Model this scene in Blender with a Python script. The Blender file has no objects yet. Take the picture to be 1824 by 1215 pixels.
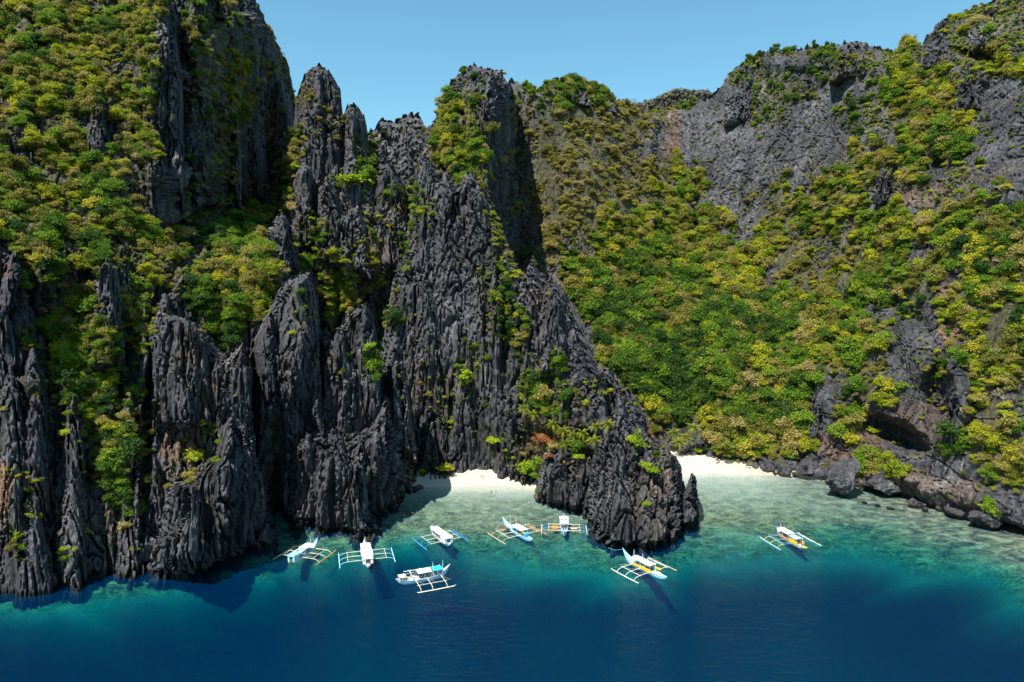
import bpy, bmesh, math, random
import numpy as np
from mathutils import Vector, Matrix, Euler

# ------------------------------------------------------------------ camera, sky, sun, exposure
SC = bpy.context.scene
COL = SC.collection
CAM_H = 86.0; PITCH = math.radians(5.0); FPX = 1216.0
cam_d = bpy.data.cameras.new('camera'); cam = bpy.data.objects.new('camera', cam_d); COL.objects.link(cam)
cam.location = (0, 0, CAM_H); cam.rotation_euler = (math.radians(90) - PITCH, 0, 0)
cam_d.sensor_width = 36.0; cam_d.lens = 24.0; cam_d.clip_start = 1.0; cam_d.clip_end = 6000.0
SC.camera = cam

TO_SUN = Vector((-0.33, -0.40, 1.0)).normalized()
SUN_EL = math.asin(TO_SUN.z); SUN_AZ = math.atan2(TO_SUN.x, TO_SUN.y)
world = bpy.data.worlds.new('World'); SC.world = world; world.use_nodes = True
wn = world.node_tree; wn.nodes.clear()
w_out = wn.nodes.new('ShaderNodeOutputWorld'); w_bg = wn.nodes.new('ShaderNodeBackground')
w_sky = wn.nodes.new('ShaderNodeTexSky'); w_sky.sky_type = 'NISHITA'; w_sky.sun_disc = False
w_sky.sun_elevation = SUN_EL; w_sky.sun_rotation = SUN_AZ
w_sky.air_density = 1.0; w_sky.dust_density = 0.4; w_sky.ozone_density = 2.0
w_mul = wn.nodes.new('ShaderNodeMix'); w_mul.data_type = 'RGBA'; w_mul.blend_type = 'MULTIPLY'; w_mul.inputs[0].default_value = 1.0
w_mul.inputs[7].default_value = (0.95, 1.45, 1.35, 1)          # clear tropical air: a cyan cast over the whole sky
wn.links.new(w_sky.outputs[0], w_mul.inputs[6]); wn.links.new(w_mul.outputs[2], w_bg.inputs[0]); w_bg.inputs[1].default_value = 0.078
wn.links.new(w_bg.outputs[0], w_out.inputs[0])
sun_d = bpy.data.lights.new('sun', 'SUN'); sun_d.energy = 5.0; sun_d.angle = math.radians(0.53); sun_d.color = (1.0, 0.95, 0.87)
sun = bpy.data.objects.new('sun', sun_d); COL.objects.link(sun)
sun.rotation_euler = TO_SUN.to_track_quat('Z', 'Y').to_euler()
sun.location = (-200, 0, 400)
SC.view_settings.view_transform = 'Standard'; SC.view_settings.look = 'None'
SC.view_settings.exposure = 0.82; SC.view_settings.gamma = 1.0
SC.view_settings.use_curve_mapping = False
SC.render.engine = 'CYCLES'
SC.cycles.transparent_max_bounces = 12

rng = np.random.default_rng(7); rnd = random.Random(11)
CP, SP = math.cos(PITCH), math.sin(PITCH)

# ------------------------------------------------------------------ survey helpers: sight lines to places
def at_depth(px, py, Y):
    px = np.asarray(px, float); py = np.asarray(py, float); Y = np.asarray(Y, float)
    u = (px - 912) / FPX; v = (607.5 - py) / FPX
    dy = CP + v * SP; dz = -SP + v * CP
    t = Y / dy
    return np.stack([u * t, Y + 0 * t, CAM_H + dz * t], -1)
def water_Y(py, z=0.0):
    v = (607.5 - np.asarray(py, float)) / FPX
    dy = CP + v * SP; dz = -SP + v * CP
    return (z - CAM_H) / dz * dy
def on_water(px, py, z=0.0):
    return at_depth(px, py, water_Y(py, z))
def project(P):
    x, y, z = P[..., 0], P[..., 1], P[..., 2] - CAM_H
    f = y * CP - z * SP; up = y * SP + z * CP
    return 912 + FPX * x / f, 607.5 - FPX * up / f

# ------------------------------------------------------------------ numpy noise
PERM = np.random.default_rng(3).permutation(256); PERM = np.concatenate([PERM, PERM, PERM]).astype(np.int64)
GR = np.random.default_rng(4).normal(size=(256, 3)); GR /= np.linalg.norm(GR, axis=1)[:, None]
def perlin(p):
    p = np.asarray(p, float); i = np.floor(p).astype(np.int64); f = p - i; i &= 255
    w = f * f * f * (f * (f * 6 - 15) + 10); out = 0
    for a in (0, 1):
        for b in (0, 1):
            for c in (0, 1):
                h = PERM[PERM[PERM[(i[..., 0] + a) & 255] + ((i[..., 1] + b) & 255)] + ((i[..., 2] + c) & 255)]
                g = GR[h]
                d = g[..., 0] * (f[..., 0] - a) + g[..., 1] * (f[..., 1] - b) + g[..., 2] * (f[..., 2] - c)
                k = (w[..., 0] if a else 1 - w[..., 0]) * (w[..., 1] if b else 1 - w[..., 1]) * (w[..., 2] if c else 1 - w[..., 2])
                out = out + d * k
    return out * 1.5
def nz(P, sx, sy, sz, off=0.0):
    return perlin(np.stack([P[..., 0] / sx + off, P[..., 1] / sy + off * .7, P[..., 2] / sz - off], -1))
def ridged(P, sx, sy, sz, off=0.0):
    return 1 - 2 * np.abs(nz(P, sx, sy, sz, off))
def sstep(a, b, x):
    t = np.clip((x - a) / (b - a), 0, 1); return t * t * (3 - 2 * t)

# ------------------------------------------------------------------ materials
def new_mat(name):
    m = bpy.data.materials.new(name); m.use_nodes = True
    n = m.node_tree.nodes; l = m.node_tree.links
    return m, n, l, n['Principled BSDF']
def simple(name, col, rough=0.6, noise=0.12, scale=3.0):
    m, n, l, b = new_mat(name)
    tc = n.new('ShaderNodeTexCoord'); nt = n.new('ShaderNodeTexNoise'); nt.inputs['Scale'].default_value = scale
    nt.inputs['Detail'].default_value = 4
    mx = n.new('ShaderNodeMix'); mx.data_type = 'RGBA'
    mx.inputs[6].default_value = (*[c * (1 - noise * 2) for c in col], 1); mx.inputs[7].default_value = (*[min(1, c * (1 + noise)) for c in col], 1)
    l.new(tc.outputs['Object'], nt.inputs['Vector']); l.new(nt.outputs[0], mx.inputs[0]); l.new(mx.outputs[2], b.inputs['Base Color'])
    b.inputs['Roughness'].default_value = rough; b.inputs['Specular IOR Level'].default_value = 0.3
    return m
def ramp(n, stops):
    r = n.new('ShaderNodeValToRGB'); e = r.color_ramp.elements
    while len(e) < len(stops): e.new(0.5)
    for k, (p, c) in enumerate(stops):
        e[k].position = p; e[k].color = (*c, 1) if len(c) == 3 else c
    return r
def mathn(n, l, op, a, b=None, clamp=False):
    x = n.new('ShaderNodeMath'); x.operation = op; x.use_clamp = clamp
    for k, v in enumerate((a, b)):
        if v is None: continue
        if isinstance(v, (int, float)): x.inputs[k].default_value = v
        else: l.new(v, x.inputs[k])
    return x.outputs[0]
def mixc(n, l, f, a, b):
    x = n.new('ShaderNodeMix'); x.data_type = 'RGBA'
    if isinstance(f, (int, float)): x.inputs[0].default_value = f
    else: l.new(f, x.inputs[0])
    for k, v in ((6, a), (7, b)):
        if isinstance(v, tuple): x.inputs[k].default_value = (*v, 1)
        else: l.new(v, x.inputs[k])
    return x.outputs[2]
def rock_material():
    m, n, l, b = new_mat('karst_limestone')
    tc = n.new('ShaderNodeTexCoord'); geo = n.new('ShaderNodeNewGeometry')
    at = n.new('ShaderNodeAttribute'); at.attribute_name = 'ground'
    sep = n.new('ShaderNodeSeparateColor'); l.new(at.outputs['Color'], sep.inputs[0])
    def tex(sx, sz, scale, detail=6, rough=.6):
        mp = n.new('ShaderNodeMapping'); mp.inputs['Scale'].default_value = (sx, sx, sz)
        l.new(tc.outputs['Object'], mp.inputs[0])
        t = n.new('ShaderNodeTexNoise'); t.inputs['Scale'].default_value = scale; t.inputs['Detail'].default_value = detail
        t.inputs['Roughness'].default_value = rough; l.new(mp.outputs[0], t.inputs['Vector']); return t.outputs[0]
    big = tex(1, .5, .05); streak = tex(1, .12, .55, 7, .7); fine = tex(1, .38, 2.2, 5, .7)
    v = mathn(n, l, 'ADD', mathn(n, l, 'MULTIPLY', big, .35), mathn(n, l, 'ADD', mathn(n, l, 'MULTIPLY', streak, .4), mathn(n, l, 'MULTIPLY', fine, .25)))
    r = ramp(n, [(.36, (.017, .0165, .019)), (.46, (.036, .036, .041)), (.56, (.092, .090, .098)), (.66, (.30, .29, .29))])
    l.new(v, r.inputs[0]); c = r.outputs[0]
    pale = ramp(n, [(.38, (.026, .026, .029)), (.5, (.064, .063, .067)), (.62, (.20, .195, .19))]); l.new(v, pale.inputs[0])
    c = mixc(n, l, sep.outputs[1], c, pale.outputs[0])
    blot = tex(1, .45, .035, 4, .6); drip = tex(1, .06, .25, 4, .6)
    c = mixc(n, l, mathn(n, l, 'MULTIPLY', mathn(n, l, 'SUBTRACT', blot, .56), 4.0, True), c, pale.outputs[0])
    c = mixc(n, l, mathn(n, l, 'MULTIPLY', mathn(n, l, 'SUBTRACT', .40, drip), 7.0, True), c, (.020, .019, .020))
    warm = ramp(n, [(.38, (.05, .038, .03)), (.5, (.12, .09, .065)), (.62, (.26, .20, .15))]); l.new(v, warm.inputs[0])
    c = mixc(n, l, mathn(n, l, 'MULTIPLY', mathn(n, l, 'SUBTRACT', .42, blot), 5.0, True), c, warm.outputs[0])
    rust = ramp(n, [(.38, (.06, .035, .025)), (.5, (.24, .12, .06)), (.62, (.42, .25, .14))]); l.new(v, rust.inputs[0])
    c = mixc(n, l, sep.outputs[2], c, rust.outputs[0])
    soil = ramp(n, [(.38, (.020, .024, .010)), (.5, (.065, .062, .022)), (.62, (.15, .125, .05))]); l.new(v, soil.inputs[0])
    brk = mathn(n, l, 'MULTIPLY', mathn(n, l, 'SUBTRACT', fine, .38), 6.0, True)
    c = mixc(n, l, mathn(n, l, 'MULTIPLY', sep.outputs[0], brk), c, soil.outputs[0])
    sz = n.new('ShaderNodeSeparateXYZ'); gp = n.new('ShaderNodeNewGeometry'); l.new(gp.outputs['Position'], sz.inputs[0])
    wet_shade = mathn(n, l, 'MULTIPLY', mathn(n, l, 'SUBTRACT', mathn(n, l, 'ADD', 1.0, mathn(n, l, 'MULTIPLY', fine, 1.6)), sz.outputs[2]), 1.2, True)   # tidal band: wet algae, with the undercut's shade painted into the colour
    c = mixc(n, l, wet_shade, c, (.016, .017, .014))
    b.inputs['Roughness'].default_value = .85; b.inputs['Specular IOR Level'].default_value = .25
    pt = mathn(n, l, 'MULTIPLY', mathn(n, l, 'SUBTRACT', geo.outputs['Pointiness'], .5), 5.0)      # highlights painted on the weathered edges, shade painted into the hollows
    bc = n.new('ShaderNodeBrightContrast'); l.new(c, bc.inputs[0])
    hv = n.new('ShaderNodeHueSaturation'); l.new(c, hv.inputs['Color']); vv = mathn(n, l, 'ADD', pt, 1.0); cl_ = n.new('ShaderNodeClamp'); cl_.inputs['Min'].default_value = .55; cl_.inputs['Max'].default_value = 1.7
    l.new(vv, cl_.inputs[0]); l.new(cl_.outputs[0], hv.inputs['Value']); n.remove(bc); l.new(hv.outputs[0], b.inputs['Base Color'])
    bp = n.new('ShaderNodeBump'); bp.inputs['Strength'].default_value = 1.0; bp.inputs['Distance'].default_value = .8
    l.new(mathn(n, l, 'ADD', streak, mathn(n, l, 'MULTIPLY', fine, .6)), bp.inputs['Height']); l.new(bp.outputs[0], b.inputs['Normal'])
    return m
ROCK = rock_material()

def leaf_material(name, cols, transl=.44):
    m, n, l, b = new_mat(name)
    oi = n.new('ShaderNodeObjectInfo'); tc = n.new('ShaderNodeTexCoord')
    nt = n.new('ShaderNodeTexNoise'); nt.inputs['Scale'].default_value = 2.4; nt.inputs['Detail'].default_value = 4
    l.new(tc.outputs['Object'], nt.inputs['Vector'])
    f = mathn(n, l, 'ADD', mathn(n, l, 'MULTIPLY', oi.outputs['Random'], .75), mathn(n, l, 'MULTIPLY', mathn(n, l, 'SUBTRACT', nt.outputs[0], .3), .65))
    k = len(cols)
    r = ramp(n, [(i / (k - 1) * .9 + .05, c) for i, c in enumerate(cols)]); l.new(f, r.inputs[0])
    b.inputs['Roughness'].default_value = .6; b.inputs['Specular IOR Level'].default_value = .2
    l.new(r.outputs[0], b.inputs['Base Color'])
    tr = n.new('ShaderNodeBsdfTranslucent'); l.new(r.outputs[0], tr.inputs[0])
    mx = n.new('ShaderNodeMixShader'); mx.inputs[0].default_value = transl
    l.new(b.outputs[0], mx.inputs[1]); l.new(tr.outputs[0], mx.inputs[2]); l.new(mx.outputs[0], n['Material Output'].inputs[0])
    return m
LEAF = {
 'green': leaf_material('leaf_green', [(.055, .115, .012), (.10, .19, .014), (.165, .27, .018), (.25, .33, .03)]),
 'dark': leaf_material('leaf_dark', [(.024, .062, .014), (.045, .10, .016), (.085, .155, .018)]),
 'yellow': leaf_material('leaf_yellow', [(.16, .21, .012), (.27, .31, .016), (.40, .40, .022), (.48, .41, .04)]),
 'olive': leaf_material('leaf_olive', [(.12, .13, .020), (.20, .195, .030), (.31, .27, .055), (.40, .33, .11)]),
 'ochre': leaf_material('leaf_ochre', [(.15, .13, .03), (.26, .22, .05), (.38, .31, .08), (.42, .34, .16)]),
 'bright': leaf_material('leaf_bright', [(.17, .26, .012), (.28, .38, .015), (.42, .48, .025)]),
 'orange': leaf_material('leaf_orange', [(.22, .09, .03), (.36, .15, .05), (.42, .22, .09)]),
 'palm': leaf_material('leaf_palm', [(.07, .12, .012), (.17, .21, .015), (.34, .33, .03)]),
}
BARK = simple('bark', (.16, .13, .10), .9); TWIG = simple('dry_twig', (.34, .27, .19), .9)

# ------------------------------------------------------------------ mesh helpers
def link(o, parent=None):
    COL.objects.link(o)
    if parent: o.parent = parent
    return o
def mesh_np(name, V, F, mat, smooth=False):
    me = bpy.data.meshes.new(name)
    V = np.asarray(V, np.float32).reshape(-1, 3); F = np.asarray(F, np.int32); k = F.shape[1]
    me.vertices.add(len(V)); me.vertices.foreach_set('co', V.ravel())
    me.loops.add(F.size); me.loops.foreach_set('vertex_index', F.ravel())
    me.polygons.add(len(F)); me.polygons.foreach_set('loop_start', np.arange(0, F.size, k, dtype=np.int32))
    me.polygons.foreach_set('loop_total', np.full(len(F), k, np.int32))
    me.polygons.foreach_set('use_smooth', np.full(len(F), smooth, bool))
    me.update(calc_edges=True); me.materials.append(mat)
    return me
def tag(o, label=None, cat=None, group=None, kind=None):
    if label: o['label'] = label
    if cat: o['category'] = cat
    if group: o['group'] = group
    if kind: o['kind'] = kind
    return o
def empty(name, loc, rz=0.0, label=None, cat=None, group=None):
    o = bpy.data.objects.new(name, None); COL.objects.link(o); o.location = loc; o.rotation_euler = (0, 0, rz); o.empty_display_size = .5
    return tag(o, label, cat, group)
class MB:
    def __init__(s): s.V = []; s.F = []
    def add(s, V, F):
        o = len(s.V); s.V += [tuple(v) for v in V]; s.F += [tuple(i + o for i in f) for f in F]; return s
    def box(s, c, d, M=None):
        x, y, z = d[0] / 2, d[1] / 2, d[2] / 2
        V = [Vector((sx * x, sy * y, sz * z)) for sz in (-1, 1) for sy in (-1, 1) for sx in (-1, 1)]
        if M is not None: V = [M @ v for v in V]
        V = [v + Vector(c) for v in V]
        return s.add(V, [(0, 2, 3, 1), (4, 5, 7, 6), (0, 1, 5, 4), (2, 6, 7, 3), (0, 4, 6, 2), (1, 3, 7, 5)])
    def tube(s, pts, r, n=6, caps=True):
        pts = [Vector(p) for p in pts]; rs = r if isinstance(r, (list, tuple)) else [r] * len(pts); V = []; F = []
        for i, p in enumerate(pts):
            d = (pts[min(i + 1, len(pts) - 1)] - pts[max(i - 1, 0)]).normalized()
            a = d.cross(Vector((0, 0, 1)) if abs(d.z) < .9 else Vector((1, 0, 0))).normalized(); b = d.cross(a)
            V += [p + (a * math.cos(2 * math.pi * k / n) + b * math.sin(2 * math.pi * k / n)) * rs[i] for k in range(n)]
        for i in range(len(pts) - 1):
            for k in range(n): F.append((i * n + k, i * n + (k + 1) % n, (i + 1) * n + (k + 1) % n, (i + 1) * n + k))
        if caps: F.append(tuple(range(n))[::-1]); F.append(tuple((len(pts) - 1) * n + k for k in range(n)))
        return s.add(V, F)
    def mesh(s, name, mat, smooth=False):
        me = bpy.data.meshes.new(name); me.from_pydata(s.V, [], s.F); me.update(); me.materials.append(mat)
        if smooth: me.polygons.foreach_set('use_smooth', [True] * len(me.polygons))
        return me
    def obj(s, name, mat, parent=None, smooth=False):
        return link(bpy.data.objects.new(name, s.mesh(name, mat, smooth)), parent)

# ------------------------------------------------------------------ vegetation survey (one cell = 48 units of the survey picture)
VEG = [
"OOOgOO.gb.-------------------------aaa",
"OOOOOO.bg.b------------------gg..g.aYa",
"OOYObO.bY.b..---g..a..-----gg.gaaYaaaY",
"YOOOOY.bYb.b..--gg.ggGGaag..gg..gYYY..",
"OOO.Ob..Yb..b...YY.bBBBBb...g..gaYYYg.",
".YG.OY....O..g..YG.bBBBb.......Y.YYG..",
"OYOGOb.gb.Y..G..YY.bBBBBbY....bYYY.a..",
"GYOGYb.ggYY...ga...bBBBBYY..bYYY..gbY.",
"OGYOGYbgGG.g..a...a.BBYYYYY.YBYbYYYGYG",
".OYGgYOgGG.GgY....agBgYGGYYYYBabYY.GYG",
".GY..YbGOYY.YY....g..GGGGGYY.BbYGYY.GY",
"..YbGY.DGY.aY.g...g..GDGYDGGGGYG.g.YYG",
".gYYgY.GG.........g...GDDGGGGGYGY..gYY",
"..GGg........g...g.g..YDDDGGYYYGb.g.YY",
".bGGg...........ag.Gga.GDDGOOG.gY.b.Yb",
"..gGgb..........a..GG..YOOOGGG.Y....Ya",
"...gG..a..........abOg..ggYYYY.....GYY",
"a..gG.b.........a..g............Y...GY",
".a..g...............................g.",
"a..bb.................................",
"......................................",
]
VCH = np.array([[ord(c) for c in r] for r in VEG])
def veg_at(px, py, warp=True):
    px = np.asarray(px, float); py = np.asarray(py, float)
    if warp:
        q = np.stack([px / 40, py / 40, px * 0 + 3.3], -1); q2 = np.stack([px / 13, py / 13, px * 0 + 9.3], -1)
        px = px + 34 * perlin(q) + 16 * perlin(q2); py = py + 34 * perlin(q + 31.7) + 16 * perlin(q2 + 11.3)
    c = np.clip((px // 48).astype(int), 0, 37); r = np.clip((py // 48).astype(int), 0, len(VEG) - 1)
    return VCH[r, c]
def dens_of(ch):
    up = (ch >= 65) & (ch <= 90); lo = (ch >= 97) & (ch <= 122)
    return np.where(up, 1.0, np.where(lo, .36, .035))

# ------------------------------------------------------------------ rock reliefs
def tps(ctrl):
    C = np.array(ctrl, float); X = C[:, :2] / 300.0; n = len(C)
    def U(r): return np.where(r > 1e-9, r * r * np.log(np.maximum(r, 1e-9)), 0)
    D = np.linalg.norm(X[:, None] - X[None], axis=2)
    K = U(D) + np.eye(n) * .0015; P = np.c_[np.ones(n), X]
    A = np.zeros((n + 3, n + 3)); A[:n, :n] = K; A[:n, n:] = P; A[n:, :n] = P.T
    w = np.linalg.solve(A, np.r_[C[:, 2], 0, 0, 0])
    def f(px, py):
        x = px / 300.0; y = py / 300.0; out = w[n] + w[n + 1] * x + w[n + 2] * y
        for i in range(n):
            out = out + w[i] * U(np.hypot(x - X[i, 0], y - X[i, 1]))
        return out
    return f
def poly(p, x):
    p = np.array(p, float); return np.interp(x, p[:, 0], p[:, 1])
ZB = np.full((320, 460), 1e9)          # coarse range map, used to choose which plants are in view
SAMPLES = []
def relief(name, top, bottom, ctrl, step=2.4, water=True, spikes=8, nspk=1.0, E=34, R=16, flute=1.0, pins=0, pin_w=(9, 26), pin_a=(2.5, 7), pin_list=(),
           dents=(), pale=(), rust=(), seed=1, veg=True, vmax=1e9, back=(8, 4), softer=False, bare=None, sink=0, under=4.6):
    r = np.random.default_rng(seed)
    x0, x1 = top[0][0], top[-1][0]
    nx = int((x1 - x0) / step) + 1; xs = np.linspace(x0, x1, nx)
    tp = poly(top, xs)
    spk = np.zeros(nx)                                   # jagged crest
    for _ in range(int(nspk * (x1 - x0) / 7)):
        c = r.uniform(x0, x1); a = spikes * r.uniform(.15, 1) ** 1.6; sl = r.uniform(1.0, 2.8)
        spk = np.maximum(spk, a - np.abs(xs - c) * sl)
    bt = poly(bottom, xs) + (12 if water else 0); fade = np.clip((bt - tp) / 60, 0, 1)
    tp = tp - spk * fade + .25 * spikes * perlin(np.stack([xs / 9, xs * 0, xs * 0 + seed], -1)) * fade
    tp = np.minimum(tp, bt - 2)
    yl, yh = float(tp.min()), float(bt.max()); ny = int((yh - yl) / step) + 2; rows_ = np.linspace(yl, yh, ny)[:, None]
    PX = np.broadcast_to(xs[None], (ny, nx)).copy(); PG = np.broadcast_to(rows_, (ny, nx)).copy()
    PY = np.clip(PG, tp[None], bt[None]); t = (PY - tp[None]) / np.maximum(bt - tp, 1)[None]
    kt = np.maximum((PG <= tp[None]).sum(0) - 1, 0); kb = np.minimum(ny - (PG >= bt[None]).sum(0), ny - 1)
    RI = np.arange(ny)[:, None]; KI = np.clip(RI, kt[None], kb[None])
    cl = list(ctrl)
    if water: cl += [(a, b, float(water_Y(b))) for a, b in bottom]
    surf = tps(cl); Y = surf(PX, PY); PS = at_depth(PX, PG, np.clip(surf(PX, PG), Y.min(), Y.max()))
    # distance to the crest line, to round the mass away from us there
    e = np.full(PX.shape, 1e9); T = top
    for (ax, ay), (bx, by) in zip(T[:-1], T[1:]):
        dx, dy = bx - ax, by - ay; L2 = dx * dx + dy * dy + 1e-9
        s = np.clip(((PX - ax) * dx + (PY - ay) * dy) / L2, 0, 1)
        e = np.minimum(e, np.hypot(PX - ax - s * dx, PY - ay - s * dy))
    q = np.clip(1 - e / E, 0, 1); Y = Y + R * (1 - np.sqrt(np.maximum(0, 1 - q * q)))
    if sink: Y = Y + sink * sstep(.72, 1.0, t) ** 1.3
    # pinnacles and blades standing proud of the face
    if pins or len(pin_list):
        W = np.stack([PX / 16, PY / 34, PX * 0 + seed * 3.1], -1)
        WX = PX + 6 * perlin(W) + 3 * perlin(W * 2.7 + 5); F = np.zeros(PX.shape)
        PL = [tuple(p) for p in pin_list]
        for _ in range(pins):
            ax = r.uniform(x0, x1); tt = float(np.interp(ax, xs, tp)); bb = float(np.interp(ax, xs, bt))
            big_ = r.random() < .22; PL.append((ax, tt + (bb - tt) * r.uniform(-.02, .85) , r.uniform(*pin_w) * (1.9 if big_ else 1), r.uniform(*pin_a) * 1.7, r.uniform(120, 420)))
        for kk, (ax, ay, w0, A, Ld) in enumerate(PL):
            if kk < len(pin_list): A *= 1.7
            i0 = max(0, int((ax - w0 * 1.4 - x0) / step)); i1 = min(nx, int((ax + w0 * 1.4 - x0) / step) + 2)
            if i1 <= i0: continue
            px = WX[:, i0:i1]; py = PY[:, i0:i1]; dy = py - ay + 2.2 * np.sin(px * .9)
            w = w0 * np.clip(dy / (w0 * 3.2), 0, 1) ** .62 + 1e-6
            p = A * np.sqrt(np.maximum(0, 1 - ((px - ax) / w) ** 2)) * np.sqrt(np.clip(1 - dy / Ld, 0, 1)) * (dy > 0)
            F[:, i0:i1] = np.maximum(F[:, i0:i1], p)
        Y = Y - F + 3.2
    for (cx, cy, rx, ry, an, dp) in dents:
        a = math.radians(an); ux = (PX - cx) * math.cos(a) + (PY - cy) * math.sin(a); uy = -(PX - cx) * math.sin(a) + (PY - cy) * math.cos(a)
        wv = 1 + .35 * perlin(np.stack([PX / 14, PY / 14, PX * 0 + 1.7], -1))
        g = np.clip(1 - ((ux / rx) ** 2 + (uy / ry) ** 2) * wv * .6, 0, 1); Y = Y + dp * g ** 1.3
    P = at_depth(PX, PY, Y)
    # fluting and fracture in world space
    Pn = P.copy(); wx = nz(P, 22, 22, 40, 2.2); Pn[..., 0] += 2.2 * wx; Pn[..., 2] += 5 * nz(P, 10, 10, 60, 8.8)
    gy = np.gradient(PS, axis=0); gx = np.gradient(PS, axis=1); N = np.cross(gx, gy); N /= np.linalg.norm(N, axis=2)[..., None] + 1e-9
    N = np.where(N[..., 1:2] > 0, -N, N)
    toc = np.array([0, 0, CAM_H]) - P; toc /= np.linalg.norm(toc, axis=2)[..., None]; N = N * .55 + toc * .6; N /= np.linalg.norm(N, axis=2)[..., None]
    CH = veg_at(PX, PY)
    if bare is not None: CH = np.where(bare(PX, PY), np.where((CH >= 65) & (CH <= 90), ord('.'), CH), CH)
    vg = dens_of(CH); soilm = (vg > .9) * 1.0 + ((vg > .2) & (vg < .9)) * .45
    rk = 1 - .45 * (vg > .9)
    d = 1.15 * ridged(Pn, 6.4, 6.4, 90, 1.1) + .95 * ridged(Pn, 2.7, 2.7, 60, 4.1) + .75 * ridged(Pn, 1.25, 1.25, 22, 7.7)
    d += .22 * nz(Pn, 1.1, 1.1, 1.9, 3.3) + .6 * nz(Pn, 6, 6, 16, 6.1) + .32 * ridged(Pn, 1.6, 1.6, 5, 9.9)
    d -= 3.6 * np.clip(1 - np.abs(nz(Pn, 10, 10, 120, 21.0)) / .06, 0, 1) + 1.5 * np.clip(1 - np.abs(nz(Pn, 4, 4, 60, 27.0)) / .09, 0, 1)
    d -= 1.6
    d = d * (1 + .6 * nz(P, 24, 24, 40, 31.0)) + 3.2 * nz(P, 26, 26, 50, 35.0) + 1.2 * nz(P, 10, 10, 22, 37.0)
    st = nz(Pn, 11, 11, 3.2, 12.0); d += .28 * np.sign(st) * np.abs(st) ** .5; d -= 3.2 * np.clip(1 - np.abs(nz(Pn, 9, 9, 90, 21.0)) / .07, 0, 1) + 1.6 * np.clip(1 - np.abs(nz(Pn, 3.6, 3.6, 40, 27.0)) / .10, 0, 1)
    d -= 2.3
    if softer: d = .42 * d + 2.6 * nz(Pn, 16, 16, 24, 5.0) + .9 * ridged(Pn, 8, 8, 34, 14) - 1.5 * np.clip(1 - np.abs(nz(Pn, 15, 15, 60, 61.0)) / .045, 0, 1) - 1.2 * np.clip(1 - np.abs(nz(P, 30, 30, 8, 66.0)) / .06, 0, 1)
    d = d * flute * rk
    # fray the crest a little, less where the mass is thin
    P = P + N * d[..., None]
    P = np.take_along_axis(P, np.broadcast_to(KI[..., None], P.shape), 0)
    if water:
        z = P[..., 2]; uc = np.clip(1 - np.abs(z - 1.0) / 3.4, 0, 1) ** .7
        P[..., 1] += under * uc * (1 + .5 * nz(P, 6, 6, 6, 1.0))
    # the back of the mass
    crest = P[0]; rows = []
    b0, b1 = back
    for dy, dz in ((b0, b1), (b0 * 2.2, b1 * 4), (b0 * 4, b1 * 12), (b0 * 6, b1 * 30)):
        q = crest.copy(); q[:, 1] += dy; q[:, 0] *= (q[:, 1] / crest[:, 1]); q[:, 2] = np.maximum(q[:, 2] - dz, -6)
        q += np.random.default_rng(seed + 9).normal(size=q.shape) * .4; rows.insert(0, q)
    low = []
    if water:
        for dz in (3, 8): q = P[-1].copy(); q[:, 2] = -dz; low.append(q)
    full = np.concatenate([np.array(rows), P] + ([np.array(low)] if low else []), 0)
    n_r, n_c = full.shape[:2]
    I = np.arange(n_r * n_c).reshape(n_r, n_c)
    Fq = np.stack([I[:-1, :-1], I[1:, :-1], I[1:, 1:], I[:-1, 1:]], -1).reshape(-1, 4)
    rr_ = np.repeat(np.arange(n_r - 1), n_c - 1) - len(rows); cc_ = np.tile(np.arange(n_c - 1), n_r - 1)
    inn = (rr_ >= 0) & (rr_ < ny - 1); rc = np.clip(rr_, 0, ny - 2)
    ka = np.minimum(kt[cc_], kt[cc_ + 1]); kc = np.maximum(kb[cc_], kb[cc_ + 1])
    dead = inn & ((rc + 1 <= ka) | (rc >= kc)); Fq = Fq[~dead]
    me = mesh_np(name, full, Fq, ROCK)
    colr = np.zeros((n_r, n_c, 4), np.float32); colr[..., 3] = 1
    a0, a1 = len(rows), len(rows) + P.shape[0]
    colr[a0:a1, :, 0] = soilm; colr[:a0, :, 0] = soilm[0]
    for k, lst in ((1, pale), (2, rust)):
        m = np.zeros(PX.shape)
        for (cx, cy, rx, ry, st_) in lst:
            wv = ((PX - cx) / rx) ** 2 + ((PY - cy) / ry) ** 2 + .8 * nz(P, 9, 9, 16, 2.0 + k)
            m = np.maximum(m, st_ * (1 - sstep(.55, 1.25, wv)))
        colr[a0:a1, :, k] = m
    ca = me.color_attributes.new('ground', 'FLOAT_COLOR', 'POINT'); ca.data.foreach_set('color', colr.ravel())
    o = link(bpy.data.objects.new(name, me)); tag(o, kind='structure')
    # range map and plant sites
    qx, qy = project(P); D = np.linalg.norm(P - np.array([0, 0, CAM_H]), axis=2)
    ix = (qx / 4).astype(int); iy = (qy / 4).astype(int); ok = (ix >= 0) & (ix < 460) & (iy >= 0) & (iy < 320)
    np.minimum.at(ZB, (iy[ok], ix[ok]), D[ok])
    if veg:
        gx = np.gradient(P, axis=1); gy = np.gradient(P, axis=0); A = np.linalg.norm(np.cross(gx, gy), axis=2)
        NN = np.cross(gx, gy); NN /= np.linalg.norm(NN, axis=2)[..., None] + 1e-9; NN = np.where(NN[..., 1:2] > 0, -NN, NN)
        SAMPLES.append((P.reshape(-1, 3), NN.reshape(-1, 3), np.minimum(A.ravel(), 12) * (KI == RI).ravel(), PX.ravel(), PY.ravel(), name, CH.ravel()))
    return o

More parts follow.
